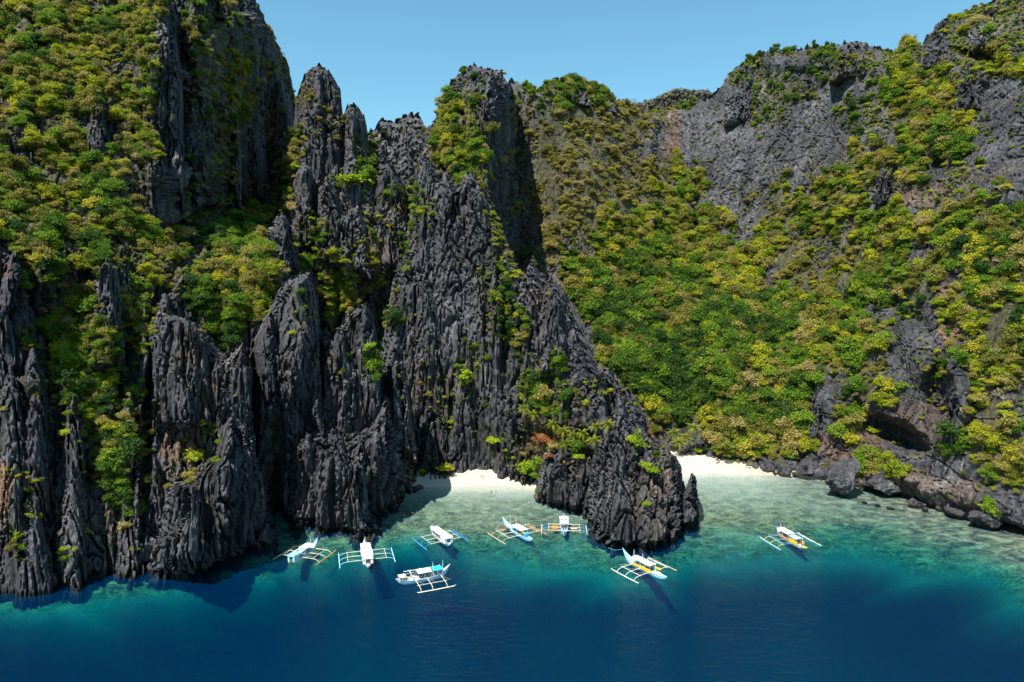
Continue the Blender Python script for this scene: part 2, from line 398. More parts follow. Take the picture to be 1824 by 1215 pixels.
# far ridge beyond the saddle
relief('far_hill', [(1080, 215), (1105, 190), (1125, 180), (1150, 178), (1180, 165), (1205, 154), (1235, 158), (1262, 156), (1285, 170), (1330, 200)],
       [(1080, 260), (1330, 260)], [(1100, 200, 900), (1200, 170, 900), (1300, 200, 900), (1100, 260, 850), (1300, 260, 850)],
       step=1.6, water=False, spikes=3, E=10, R=10, flute=1.6, seed=21, pale=[(1200, 190, 140, 60, .8)])
# the amphitheatre: back wall, valley side and the right-hand hillside
relief('valley_and_right_hillside',
       [(890, 175), (910, 145), (935, 150), (955, 158), (975, 150), (990, 140), (1012, 137), (1040, 152), (1062, 160), (1085, 160), (1098, 178), (1122, 186), (1145, 202), (1185, 192),
        (1240, 186), (1275, 168), (1290, 143), (1302, 126), (1330, 105), (1370, 88), (1402, 93), (1440, 85), (1480, 80), (1530, 72), (1560, 85), (1602, 96), (1620, 71),
        (1642, 80), (1652, 60), (1682, 36), (1720, 20), (1762, 5), (1795, -12), (1900, -60), (2000, -90), (2300, -150)],
       [(890, 700), (1000, 760), (1150, 815), (1215, 826), (1300, 836), (1400, 850), (1480, 864), (1540, 884), (1600, 896), (1650, 908), (1700, 938), (1824, 978), (2000, 1045), (2300, 1150)],
       [(900, 200, 490), (900, 440, 465), (900, 600, 400), (955, 165, 470), (960, 300, 455), (1100, 190, 520), (1250, 195, 560), (955, 450, 428), (1050, 470, 425), (1150, 300, 500), (1050, 300, 450), (1300, 250, 520), (1300, 400, 475), (1430, 260, 460), (1500, 90, 475),
        (1600, 110, 430), (1750, 15, 415), (1300, 135, 560), (1100, 520, 420), (1100, 620, 375), (1250, 600, 385), (1250, 700, 350), (1200, 780, 338), (1000, 700, 340),
        (1215, 816, 318), (1300, 828, 309), (1400, 840, 298), (1480, 853, 288), (1400, 800, 315), (1350, 500, 435), (1450, 550, 385), (1500, 450, 400), (1500, 700, 312), (1560, 780, 288), (1650, 800, 262), (1650, 600, 292), (1650, 400, 335),
        (1824, 962, float(water_Y(962))), (1700, 922, float(water_Y(922))), (1600, 884, float(water_Y(884))), (1540, 872, float(water_Y(872))), (1800, 400, 292), (1800, 600, 258), (1800, 860, 232), (1800, 200, 345), (1700, 180, 390), (1560, 250, 410), (1950, 300, 290), (1950, 700, 232), (2300, 300, 260), (2300, 700, 205), (2300, 1130, 170), (2000, 1030, float(water_Y(1030)))],
       step=2.3, water=False, spikes=9, E=26, R=22, flute=.95, softer=True, pins=0,
       dents=[(1598, 775, 62, 22, 28, 20), (1672, 700, 26, 52, -12, 16), (1690, 560, 12, 40, 0, 8), (1465, 700, 16, 42, -20, -6), (1560, 600, 26, 55, 5, -8), (1700, 690, 30, 80, 0, -9),
              (1640, 640, 28, 70, -25, -9), (1665, 290, 24, 20, 0, 12), (1780, 330, 70, 40, 0, -10), (1730, 130, 34, 24, 0, -12), (1795, 70, 30, 40, 0, -10), (1750, 105, 60, 8, 20, 10), (1300, 165, 30, 16, 0, -9),
              (1390, 105, 60, 18, 10, -7), (1490, 100, 60, 20, 0, -8), (1430, 470, 14, 90, 4, -7), (1500, 440, 12, 110, 0, -7), (1330, 350, 12, 60, 8, 6), (1580, 350, 14, 60, 25, 9),
              (1560, 540, 10, 70, 10, 6), (1240, 330, 10, 120, 0, 7), (1160, 260, 10, 100, 5, -8), (1620, 560, 40, 14, 40, 6), (1650, 870, 55, 18, 20, -6), (1600, 850, 34, 16, 0, -6), (1740, 890, 70, 24, 20, -7),
              (1535, 745, 10, 40, -18, 7), (1800, 940, 80, 9, 22, 8)],
       pale=[(1330, 290, 170, 90, .3), (1310, 370, 60, 50, .9), (1430, 500, 60, 40, .6), (1770, 330, 80, 70, .35), (1630, 660, 40, 70, .5), (1690, 700, 40, 90, .4), (1570, 600, 40, 60, .2), (1500, 470, 30, 80, .4)],
       rust=[(1510, 790, 60, 50, 0.31), (1690, 560, 26, 50, .7), (1200, 240, 14, 60, .35), (1600, 860, 100, 26, 0.22), (1640, 750, 90, 40, 0.18), (1590, 430, 30, 40, .5), (1700, 880, 60, 30, 0.18), (1000, 420, 90, 130, 0.13), (1640, 340, 60, 30, .3)],
       seed=5)
# central peak and spires
relief('central_peak',
       [(505, 420), (520, 260), (528, 180), (538, 150), (546, 126), (565, 117), (588, 130), (606, 160), (611, 205), (620, 188), (636, 190), (652, 215), (657, 238), (672, 226), (684, 210), (705, 216), (728, 202), (746, 208), (757, 226),
        (775, 206), (790, 186), (796, 150), (815, 126), (842, 112), (875, 122), (897, 126), (913, 150), (926, 190), (932, 300), (934, 420), (940, 520)],
       [(505, 600), (700, 640), (940, 640)],
       [(540, 150, 395), (560, 400, 350), (600, 250, 385), (650, 240, 390), (650, 450, 345), (700, 220, 430), (740, 215, 440), (740, 400, 370), (820, 140, 400), (880, 140, 392),
        (820, 280, 378), (880, 300, 376), (890, 200, 388), (896, 300, 384), (896, 440, 376), (912, 300, 425), (930, 300, 470), (930, 200, 470), (925, 450, 440), (880, 450, 360), (520, 600, 330), (600, 600, 338), (740, 600, 356), (760, 500, 366), (900, 620, 352)],
       step=2.3, water=False, spikes=9, nspk=1.4, E=22, R=16, pins=70, pin_w=(7, 22), pin_a=(3, 9), seed=31,
       pin_list=[(565, 118, 26, 9, 300), (632, 188, 20, 9, 260), (590, 300, 20, 9, 200), (545, 290, 16, 8, 200), (850, 116, 30, 7, 220), (875, 124, 30, 10, 420), (685, 255, 18, 8, 200), (610, 330, 14, 8, 160), (665, 300, 14, 8, 170), (580, 375, 18, 9, 200)],
       pale=[(850, 170, 60, 60, .25)])
# great mountain on the left
relief('left_mountain',
       [(-220, -420), (200, -300), (380, -130), (440, -30), (461, 0), (486, 45), (500, 80), (516, 122), (530, 175), (545, 225), (556, 290), (566, 420), (572, 560)],
       [(-220, 1140), (0, 1088), (60, 1082), (130, 1066), (190, 1060), (252, 1056), (300, 1050), (310, 800), (350, 680), (450, 640), (572, 640)],
       [(-220, 300, 270), (0, 1076, float(water_Y(1076))), (130, 1058, float(water_Y(1058))), (240, 1038, float(water_Y(1038))), (-220, 1130, float(water_Y(1130))),
        (0, 900, 186), (0, 700, 198), (20, 480, 205), (100, 560, 222), (150, 700, 208), (220, 850, 204), (230, 620, 228), (0, 300, 246), (100, 100, 290), (100, 350, 252), (200, 400, 250), (200, 200, 285), (230, 20, 318), (290, 100, 296),
        (300, 300, 286), (330, 0, 325), (330, 200, 318), (330, 390, 302), (400, 0, 362), (400, 100, 356), (400, 300, 348), (400, 390, 338), (410, 440, 296), (440, 0, 392), (440, 200, 390), (440, 370, 380), (480, 50, 425), (480, 250, 425), (480, 350, 415), (520, 200, 455), (520, 320, 445), (545, 400, 400), (480, 440, 312),
        (430, 480, 276), (500, 500, 285), (430, 600, 258), (350, 520, 258), (300, 480, 250), (300, 600, 240), (560, 600, 290), (0, -200, 380), (300, -200, 400)],
       step=2.4, water=False, spikes=7, nspk=.8, E=30, R=14, pins=70, pin_w=(9, 26), pin_a=(2.5, 6), seed=41,
       pin_list=[(290, -10, 34, 11, 420), (352, -60, 18, 8, 460), (375, -40, 16, 7, 420), (412, -20, 20, 8, 420), (438, 30, 14, 7, 380), (468, 60, 16, 7, 330), (492, 110, 12, 6, 300), (515, 160, 12, 6, 260), (335, 120, 14, 7, 300), (398, 180, 12, 6, 240), (450, 240, 14, 6, 180), (30, 440, 44, 9, 260), (175, 165, 24, 9, 130), (500, 375, 34, 11, 160), (105, 15, 22, 7, 70), (345, -20, 12, 6, 500), (385, 60, 12, 6, 400), (450, 20, 14, 7, 400), (310, 180, 16, 7, 300),
                 (95, 420, 24, 7, 150), (190, 440, 28, 9, 260), (300, 520, 34, 8, 200), (10, 240, 20, 6, 120), (60, 600, 26, 7, 400), (130, 700, 26, 6, 350), (20, 650, 30, 7, 420), (235, 690, 22, 7, 350), (60, 900, 40, 7, 200),
                 (360, 250, 14, 8, 300), (390, 330, 16, 7, 200), (425, 200, 16, 6, 300), (470, 160, 16, 7, 300), (220, 430, 14, 6, 200)],
       dents=[(325, 250, 16, 220, 2, 14), (258, 800, 14, 170, 3, 8), (110, 820, 14, 120, 0, 5), (355, 420, 12, 90, 0, 7)],
       rust=[(0, 880, 18, 60, .7), (10, 480, 20, 20, .2)], pale=[(560, 0, 10, 10, 0)])
# sheer karst face behind the small beach
relief('central_cliff',
       [(676, 640), (688, 560), (698, 500), (716, 440), (730, 380), (738, 310), (750, 275), (764, 282), (780, 312), (797, 300), (815, 330), (835, 306), (850, 309), (870, 345), (882, 390), (902, 430),
        (918, 472), (935, 482), (945, 456), (957, 482), (978, 490), (992, 502), (1010, 532), (1030, 572), (1048, 620), (1060, 652), (1086, 655), (1102, 682), (1130, 702), (1150, 742), (1168, 790), (1180, 840), (1190, 868)],
       [(676, 866), (735, 868), (752, 860), (770, 863), (800, 860), (850, 852), (905, 858), (930, 862), (960, 862), (1040, 880), (1120, 880), (1190, 868)],
       [(750, 280, 362), (840, 320, 350), (840, 600, 309), (720, 500, 322), (720, 700, 303), (940, 470, 318), (1000, 520, 300), (1000, 700, 276), (1050, 660, 272), (930, 700, 297), (960, 775, 282), (1040, 790, 262), (1020, 640, 285), (1130, 720, 258),
        (1100, 800, 246), (1180, 800, 248), (880, 760, 296)],
       step=2.3, spikes=8, nspk=1.3, E=26, R=14, under=.4, bare=lambda x, y: ~((x > 925) & (x < 1100) & (y > 690)), pins=105, pin_w=(8, 24), pin_a=(2.5, 7), seed=51, flute=1.1,
       pin_list=[(750, 275, 22, 8, 300), (840, 306, 26, 8, 330), (725, 470, 22, 8, 300), (800, 410, 34, 7, 330), (760, 520, 30, 7, 300), (985, 492, 34, 9, 300), (945, 458, 18, 7, 220), (905, 430, 20, 6, 220), (795, 535, 20, 6, 220), (905, 725, 26, 9, 150),
                 (880, 560, 26, 7, 280), (835, 560, 14, 5, 250), (700, 520, 20, 8, 340), (1000, 600, 22, 6, 200), (1065, 655, 22, 7, 200), (1105, 690, 24, 8, 200), (860, 600, 18, 6, 260), (770, 680, 20, 5, 180), (1035, 700, 20, 6, 160)],
       dents=[(905, 560, 12, 120, 4, 6), (748, 760, 9, 110, 0, 6), (940, 800, 12, 60, 0, 6), (1000, 775, 60, 16, 5, 4), (690, 760, 10, 80, 0, 5)],
       rust=[(965, 790, 40, 30, .6), (1180, 790, 30, 20, .7)])
# crags along the left shore
relief('left_shore_crags',
       [(240, 700), (247, 620), (257, 572), (277, 549), (300, 560), (330, 566), (352, 576), (377, 602), (397, 626), (412, 640), (432, 610), (442, 644), (455, 602), (467, 580), (482, 550), (500, 512),
        (520, 494), (551, 489), (562, 522), (572, 582), (592, 590), (606, 578), (626, 557), (652, 541), (666, 562), (671, 622), (684, 670), (700, 655), (712, 640), (722, 682), (736, 722), (744, 790), (750, 856)],
       [(240, 1020), (300, 1000), (370, 990), (430, 972), (480, 950), (520, 925), (560, 905), (640, 895), (700, 876), (735, 862), (750, 856)],
       [(280, 560, 228), (330, 580, 228), (430, 620, 232), (530, 500, 256), (520, 700, 236), (640, 550, 262), (650, 700, 250), (600, 620, 252), (720, 700, 264), (740, 800, 264), (330, 750, 222), (420, 800, 224), (330, 880, 208), (600, 800, 246), (560, 560, 258), (570, 700, 252)],
       step=2.3, spikes=8, nspk=1.3, E=24, R=12, bare=lambda x, y: x > 0, pins=80, pin_w=(8, 24), pin_a=(2.5, 7), seed=61, flute=1.1,
       pin_list=[(535, 490, 44, 12, 330), (650, 542, 30, 9, 300), (605, 580, 34, 9, 300), (285, 550, 34, 7, 300), (345, 574, 36, 7, 260), (432, 610, 34, 9, 260), (480, 552, 22, 8, 260), (712, 642, 22, 8, 220), (385, 640, 26, 6, 260)],
       dents=[(566, 660, 10, 130, 0, 18), (456, 720, 9, 100, 0, 16), (500, 840, 14, 120, 0, 16), (262, 800, 10, 150, 2, 14), (695, 760, 9, 110, 0, 14)],
       rust=[(330, 780, 40, 40, .35), (350, 820, 24, 20, .3)])
relief('fore_crag_left',
       [(258, 1000), (262, 930), (272, 890), (296, 862), (330, 845), (358, 822), (384, 808), (394, 760), (408, 740), (430, 745), (446, 758), (458, 800), (472, 850), (482, 905), (492, 950), (498, 975)],
       [(258, 1036), (300, 1034), (330, 1036), (370, 1028), (420, 1014), (460, 998), (498, 980)],
       [(268, 900, 200), (300, 870, 193), (410, 750, 203), (440, 850, 200), (380, 900, 191), (330, 980, 186), (480, 930, 212)],
       step=2.0, spikes=7, nspk=1.4, E=30, R=13, pins=30, pin_w=(7, 20), pin_a=(2, 5), seed=71, flute=1.1, bare=lambda x, y: x > 0, pin_list=[(412, 740, 30, 7, 260), (450, 780, 18, 5, 160), (300, 865, 26, 5, 150)])
relief('fore_crag_middle',
       [(496, 930), (500, 860), (508, 800), (530, 768), (560, 748), (600, 752), (625, 764), (645, 752), (664, 735), (682, 708), (697, 690), (708, 715), (722, 780), (735, 830), (746, 862), (750, 872)],
       [(496, 950), (530, 962), (560, 955), (600, 962), (630, 972), (655, 972), (685, 950), (705, 915), (728, 888), (750, 876)],
       [(510, 850, 236), (540, 790, 229), (600, 760, 232), (640, 850, 221), (690, 710, 252), (700, 800, 243), (640, 930, 221), (730, 850, 256), (560, 900, 228)],
       step=2.0, spikes=7, nspk=1.4, E=30, R=13, pins=36, pin_w=(7, 20), pin_a=(2, 5.5), seed=81, flute=1.1, bare=lambda x, y: x > 0,
       pin_list=[(600, 754, 34, 5, 220), (540, 765, 30, 6, 200), (690, 700, 26, 8, 220), (630, 860, 34, 7, 130), (715, 790, 16, 5, 90), (575, 800, 22, 5, 160)],
       dents=[(588, 900, 9, 60, 0, 6), (668, 860, 8, 60, 0, 5)])
# islet between the two coves
relief('islet_shoulder',
       [(948, 890), (954, 845), (960, 812), (972, 800), (985, 806), (1000, 790), (1018, 806), (1040, 800), (1060, 830), (1085, 880)],
       [(948, 893), (975, 908), (1010, 918), (1045, 926), (1085, 926)],
       [(960, 850, 255), (1000, 800, 256), (1040, 860, 245), (990, 880, 249)],
       step=2.0, spikes=7, nspk=1.3, E=18, R=8, pins=22, pin_w=(7, 18), pin_a=(2, 5), seed=91, bare=lambda x, y: x > 0)
relief('rock_islet',
       [(1040, 935), (1044, 870), (1048, 820), (1058, 790), (1078, 765), (1096, 752), (1112, 738), (1128, 732), (1142, 752), (1160, 775), (1180, 792), (1198, 800), (1212, 812), (1219, 838), (1224, 872),
        (1230, 858), (1235, 838), (1241, 844), (1247, 872), (1254, 905), (1259, 940)],
       [(1040, 950), (1056, 968), (1080, 982), (1120, 986), (1160, 984), (1200, 974), (1230, 962), (1259, 950)],
       [(1110, 750, 244), (1060, 820, 236), (1100, 880, 220), (1160, 800, 236), (1190, 880, 226), (1210, 830, 240), (1240, 850, 238), (1240, 920, 228), (1140, 950, 210), (1050, 920, 226)],
       step=1.9, spikes=8, nspk=1.2, E=22, R=12, pins=70, pin_w=(7, 20), pin_a=(2, 5.5), seed=101, flute=1.0, bare=lambda x, y: x > 0,
       pin_list=[(1100, 795, 40, 7, 220), (1160, 800, 30, 6, 200), (1200, 805, 20, 6, 170), (1238, 842, 18, 6, 120), (1060, 830, 20, 5, 150)],
       dents=[(1222, 900, 5, 50, 0, 6), (1075, 850, 5, 60, 3, 4), (1135, 880, 5, 50, 0, 3)])

# separate towers and buttresses standing in front of those masses
def buttress(top, bot, Ya, Yb, seed, pins=14, spikes=8, sink=26, flute=1.15, E=16, R=15, **k):
    ctrl = []
    x0, x1 = top[0][0], top[-1][0]
    for f in (.1, .5, .9):
        x = x0 + (x1 - x0) * f; bow = 7 * abs(f - .5)
        ctrl += [(x, poly(top, x), Ya + bow), (x, poly(bot, x), Yb + bow), (x, (poly(top, x) + poly(bot, x)) / 2, (Ya + Yb) / 2 - 1 + bow)]
    relief('rock_buttress', top, bot, ctrl, step=2.1, water=False, spikes=spikes, nspk=1.5, E=E, R=R, pins=pins, pin_w=(6, 17), pin_a=(1.6, 4.5), seed=seed, flute=flute, bare=lambda x, y: x > 0, sink=sink, back=(7, 4), **k)
buttress([(452, 690), (457, 612), (468, 582), (482, 552), (500, 512), (520, 494), (538, 488), (551, 490), (560, 520), (566, 570), (572, 640), (577, 740)], [(452, 790), (577, 800)], 243, 227, 201, 16)
buttress([(570, 720), (578, 640), (592, 596), (606, 584), (620, 562), (640, 546), (654, 541), (664, 560), (672, 600), (684, 668), (693, 740)], [(570, 800), (693, 800)], 250, 236, 202, 16)
buttress([(262, 700), (268, 600), (280, 552), (300, 560), (330, 568), (352, 580), (372, 602), (380, 680), (384, 760)], [(262, 810), (384, 800)], 216, 206, 203, 16)
buttress([(378, 760), (388, 650), (402, 636), (430, 612), (440, 644), (450, 690), (457, 770)], [(378, 830), (457, 830)], 222, 211, 204, 9)
buttress([(700, 720), (706, 645), (714, 640), (724, 682), (736, 722), (746, 800)], [(700, 830), (746, 836)], 256, 250, 205, 5, E=12)
buttress([(735, 430), (740, 318), (750, 274), (762, 282), (778, 312), (797, 302), (815, 332), (832, 306), (850, 309), (868, 345), (880, 390), (888, 460), (893, 560)], [(735, 640), (893, 650)], 336, 306, 206, 26)
buttress([(898, 560), (905, 470), (915, 474), (928, 486), (938, 560)], [(898, 680), (938, 690)], 312, 300, 207, 4, E=10)
buttress([(962, 560), (972, 496), (980, 489), (992, 502), (1010, 534), (1030, 574), (1046, 622), (1058, 690)], [(962, 700), (1058, 735)], 288, 273, 208, 12)
buttress([(690, 660), (698, 560), (708, 508), (722, 500), (752, 500), (770, 520), (788, 545), (800, 640)], [(690, 790), (800, 800)], 305, 292, 209, 12)
buttress([(884, 800), (888, 742), (897, 724), (912, 730), (930, 762), (938, 830)], [(884, 850), (938, 856)], 292, 286, 210, 4, E=12, sink=0)
buttress([(534, 300), (537, 190), (542, 140), (552, 120), (566, 115), (590, 130), (606, 160), (610, 215), (614, 320)], [(534, 400), (614, 410)], 375, 352, 211, 9)
buttress([(608, 320), (614, 200), (622, 186), (636, 190), (650, 214), (656, 250), (660, 340)], [(608, 420), (660, 430)], 368, 350, 212, 6, E=12)
buttress([(520, 400), (526, 310), (540, 290), (556, 300), (562, 380), (566, 430)], [(520, 470), (566, 474)], 338, 326, 213, 4, E=12)
buttress([(560, 420), (566, 330), (580, 305), (600, 340), (612, 380), (640, 360), (655, 400), (662, 470)], [(560, 500), (662, 510)], 336, 322, 214, 9, E=13)
buttress([(468, 470), (474, 410), (486, 388), (498, 378), (512, 392), (532, 430), (538, 480)], [(468, 500), (538, 500)], 300, 292, 215, 6, E=14)
buttress([(662, 420), (668, 320), (678, 290), (700, 300), (722, 330), (730, 420)], [(662, 520), (730, 530)], 352, 336, 216, 7, E=13)
buttress([(150, 560), (158, 482), (180, 465), (205, 476), (216, 520), (222, 600)], [(150, 700), (222, 690)], 216, 206, 217, 6, E=14)
buttress([(258, 200), (262, 60), (272, -10), (292, -30), (310, 20), (320, 120), (322, 240)], [(262, 420), (322, 400)], 300, 272, 218, 8, E=13, sink=34)

for k, (a, b, y) in enumerate((([(336, 220), (342, 20), (350, -80), (362, -60), (372, 40), (380, 220)], 390, 322), ([(384, 260), (390, 60), (402, 0), (414, 40), (424, 160), (430, 300)], 400, 344),
                               ([(434, 320), (440, 110), (452, 50), (466, 110), (476, 300)], 400, 380), ([(482, 330), (488, 190), (500, 130), (512, 190), (522, 320)], 400, 412))):
    buttress(a, [(a[0][0], b), (a[-1][0], b)], y + 4, y - 3, 230 + k, 5, E=9, R=9, sink=14)
VP = SAMPLES[1]; VQ, VW = project(VP[0])
def depth_at(px, py):
    m = (np.abs(VQ - px) < 7) & (np.abs(VW - py) < 7)
    return float(VP[0][m][:, 1].min()) if m.any() else 400.0
for k, (x0, x1, tops, yb, off) in enumerate(((1532, 1572, (560, 528, 522, 540, 590), 660, 6), (1588, 1640, (590, 545, 560, 548, 620), 720, 7), (1688, 1742, (700, 640, 622, 650, 720), 810, 6), (1700, 1738, (450, 418, 424, 430, 470), 530, 6),
        (1388, 1412, (540, 500, 492, 510, 540), 600, 4), (1446, 1470, (520, 470, 462, 480, 520), 590, 4), (1440, 1482, (730, 690, 678, 700, 760), 800, 5), (1478, 1572, (110, 82, 70, 76, 108), 150, 9), (1618, 1662, (104, 72, 78, 84, 118), 150, 8), (1644, 1722, (80, 44, 30, 34, 70), 130, 9),
        (1726, 1824, (40, 8, -6, -4, 20), 96, 9), (1700, 1768, (170, 116, 100, 112, 160), 210, 10), (982, 1052, (168, 146, 137, 148, 172), 190, 7), (1060, 1098, (182, 162, 158, 168, 186), 204, 6), (1290, 1380, (170, 122, 104, 100, 130), 230, 6), (1560, 1600, (300, 262, 250, 262, 310), 380, 7))):
    xs_ = np.linspace(x0, x1, 5); yt = depth_at((x0 + x1) / 2, min(tops) + 12) - off; ybm = depth_at((x0 + x1) / 2, yb - 6) - off * .6
    buttress([(float(a), b) for a, b in zip(xs_, tops)], [(x0, yb), (x1, yb)], yt, min(ybm, yt + 4), 250 + k, 4, spikes=6, E=12, R=10, sink=off + 9)

# ------------------------------------------------------------------ sea bed, beaches, sea
ST = [(-400, [(1030, 0), (1075, 6), (1120, 10), (1160, 20), (1250, 30)]),
      (100, [(1010, 0), (1060, 5.5), (1100, 9), (1130, 18), (1200, 30)]), (300, [(960, 0), (1000, 4), (1035, 5.5), (1062, 8), (1100, 18), (1160, 30)]),
      (450, [(900, 0), (940, 2), (1000, 3.2), (1030, 5.5), (1065, 17), (1130, 30)]), (540, [(880, 0), (910, 1.6), (955, 2.2), (985, 3.2), (1010, 6), (1045, 16), (1100, 30)]),
      (650, [(880, 0), (910, 1.2), (965, 1.9), (985, 4.5), (1005, 10), (1060, 26)]), (720, [(880, 0), (900, 1), (940, 1.7), (962, 4), (985, 9), (1045, 27)]),
      (760, [(868, 0), (878, .6), (890, 1.0), (940, 1.5), (962, 4), (985, 9), (1040, 27)]),
      (870, [(864, 0), (878, .6), (892, 1.0), (945, 1.5), (962, 4.2), (1000, 9), (1040, 18), (1090, 30)]), (1000, [(869, 0), (880, .6), (893, 1.0), (945, 1.5), (962, 4), (1000, 6), (1030, 12), (1080, 27)]),
      (1120, [(858, 0), (900, .9), (950, 1.8), (985, 4), (1020, 6), (1050, 10), (1100, 27)]), (1260, [(843, 0), (852, .5), (880, .9), (925, 1.4), (952, 3.4), (990, 6), (1020, 12), (1080, 28)]),
      (1400, [(847, 0), (855, .5), (885, .9), (935, 1.5), (966, 3.4), (988, 6), (1014, 12), (1065, 25)]), (1500, [(850, 0), (862, .6), (895, .9), (930, 1.6), (945, 3.8), (978, 6), (1012, 12), (1065, 26)]),
      (1650, [(862, 0), (922, .7), (965, 1.8), (985, 4), (1012, 6), (1042, 12), (1095, 28)]), (1824, [(920, 0), (985, .9), (1012, 2), (1040, 4), (1072, 6), (1105, 14), (1185, 28)]),
      (2400, [(1150, 0), (1180, .9), (1200, 2), (1230, 4), (1270, 14), (1400, 28)])]
def bz(d): return -(np.minimum(d, 6.0) * .42 + np.maximum(d - 6.0, 0) * .5)
def bed_depth(X, Yw):
    px = 912 + FPX * X / (np.maximum(Yw, 1) * CP + CAM_H * SP)
    cols = []
    for sx, pr in ST:                                   # where each depth contour is met by the bed itself
        Yp = np.array([float(water_Y(a, float(bz(b)))) for a, b in pr]); dp = np.array([b for a, b in pr], float)
        cols.append(np.interp(Yw, Yp[::-1], dp[::-1])); cols[-1] = np.where(Yw > Yp[0], -(Yw - Yp[0]) * .16, cols[-1])
    xs = np.array([s[0] for s in ST], float)
    k = np.clip(np.searchsorted(xs, px) - 1, 0, len(xs) - 2); t = np.clip((px - xs[k]) / (xs[k + 1] - xs[k]), 0, 1); t = t * t * (3 - 2 * t)
    C = np.array(cols); flat = C.reshape(len(xs), -1); idx = np.arange(flat.shape[1]); kf = k.ravel(); tf = t.ravel()
    return flat[kf, idx].reshape(px.shape) * (1 - t) + flat[kf + 1, idx].reshape(px.shape) * t
gx_ = np.concatenate([np.linspace(-700, -260, 60), np.linspace(-258, 300, 400), np.linspace(304, 760, 60)])
gy_ = np.concatenate([np.linspace(-400, 130, 40), np.linspace(133, 350, 190), np.linspace(356, 700, 30)])
GX, GY = np.meshgrid(gx_, gy_)
Q = np.stack([GX, GY, GX * 0], -1)
WGX = GX + 6 * nz(Q, 32, 32, 1, .5); WGY = GY + 5.5 * nz(Q, 34, 26, 1, 5.5) + 1.8 * nz(Q, 11, 9, 1, 6.5)
shore_m = sstep(0, 3, bed_depth(GX, GY))
DP = bed_depth(GX + (WGX - GX) * shore_m, np.maximum(GY + (WGY - GY) * shore_m, 20))
zb = np.where(DP > 0, bz(DP), np.minimum(-DP, 3.2))
zb = np.where(DP > .3, zb + .22 * ridged(Q, 3.2, 2.6, 1, 8) * sstep(.5, 2, DP), zb); zb = np.minimum(zb, 3.2); zb = np.maximum(zb, -19.5)
zb += .05 * nz(Q, 6, 6, 1, 2)
V = np.stack([GX, GY, zb], -1); I = np.arange(V.shape[0] * V.shape[1]).reshape(V.shape[:2])
Fq = np.stack([I[:-1, :-1], I[:-1, 1:], I[1:, 1:], I[1:, :-1]], -1).reshape(-1, 4)
def bed_material():
    m, n, l, b = new_mat('sand_and_reef')
    tc = n.new('ShaderNodeTexCoord'); sp = n.new('ShaderNodeSeparateXYZ'); l.new(tc.outputs['Object'], sp.inputs[0])
    def tex(scale, sc, det=5, rg=.6):
        mp = n.new('ShaderNodeMapping'); mp.inputs['Scale'].default_value = sc; l.new(tc.outputs['Object'], mp.inputs[0])
        t = n.new('ShaderNodeTexNoise'); t.inputs['Scale'].default_value = scale; t.inputs['Detail'].default_value = det; t.inputs['Roughness'].default_value = rg
        t.inputs['Distortion'].default_value = .6
        l.new(mp.outputs[0], t.inputs['Vector']); return t.outputs[0]
    big = tex(.06, (1, 1, 1)); mid = tex(.28, (.8, 1.1, 1), 6, .7); sm = tex(1.1, (1, 1, 1))
    z = sp.outputs[2]
    sand = ramp(n, [(.35, (.41, .36, .27)), (.6, (.55, .50, .41))]); l.new(sm, sand.inputs[0])
    coral = ramp(n, [(.40, (.035, .030, .012)), (.48, (.12, .095, .035)), (.54, (.23, .19, .075)), (.67, (.42, .36, .19))])
    l.new(mathn(n, l, 'ADD', mathn(n, l, 'MULTIPLY', mid, .62), mathn(n, l, 'MULTIPLY', sm, .38)), coral.inputs[0])
    dep = mathn(n, l, 'MULTIPLY', mathn(n, l, 'SUBTRACT', -.12, z), 2.6, True)
    mk = mathn(n, l, 'MULTIPLY', mathn(n, l, 'SUBTRACT', mathn(n, l, 'ADD', big, mathn(n, l, 'MULTIPLY', mid, .5)), .58), 6.0, True)
    mk = mathn(n, l, 'MULTIPLY', mathn(n, l, 'ADD', mathn(n, l, 'MULTIPLY', mk, .2), .8), dep)
    c = mixc(n, l, mk, sand.outputs[0], coral.outputs[0])
    rub = ramp(n, [(.38, (.04, .036, .018)), (.5, (.15, .125, .06)), (.62, (.32, .27, .15))]); l.new(mid, rub.inputs[0])
    east = mathn(n, l, 'MULTIPLY', mathn(n, l, 'SUBTRACT', mathn(n, l, 'ADD', sp.outputs[0], mathn(n, l, 'MULTIPLY', big, 60.0)), 128.0), .022, True)
    shal = mathn(n, l, 'MULTIPLY', mathn(n, l, 'ADD', z, 1.3), 1.5, True)
    c = mixc(n, l, mathn(n, l, 'MULTIPLY', east, shal), c, rub.outputs[0])
    c = mixc(n, l, mathn(n, l, 'MULTIPLY', mathn(n, l, 'MULTIPLY', mathn(n, l, 'SUBTRACT', -2.6, z), .5, True), .72), c, (.30, .28, .20))      # deeper bed: silted sand
    l.new(c, b.inputs['Base Color']); b.inputs['Roughness'].default_value = .9; b.inputs['Specular IOR Level'].default_value = .1
    return m
bed = link(bpy.data.objects.new('seabed_and_beach', mesh_np('seabed_and_beach', V, Fq, bed_material(), True))); tag(bed, kind='structure')

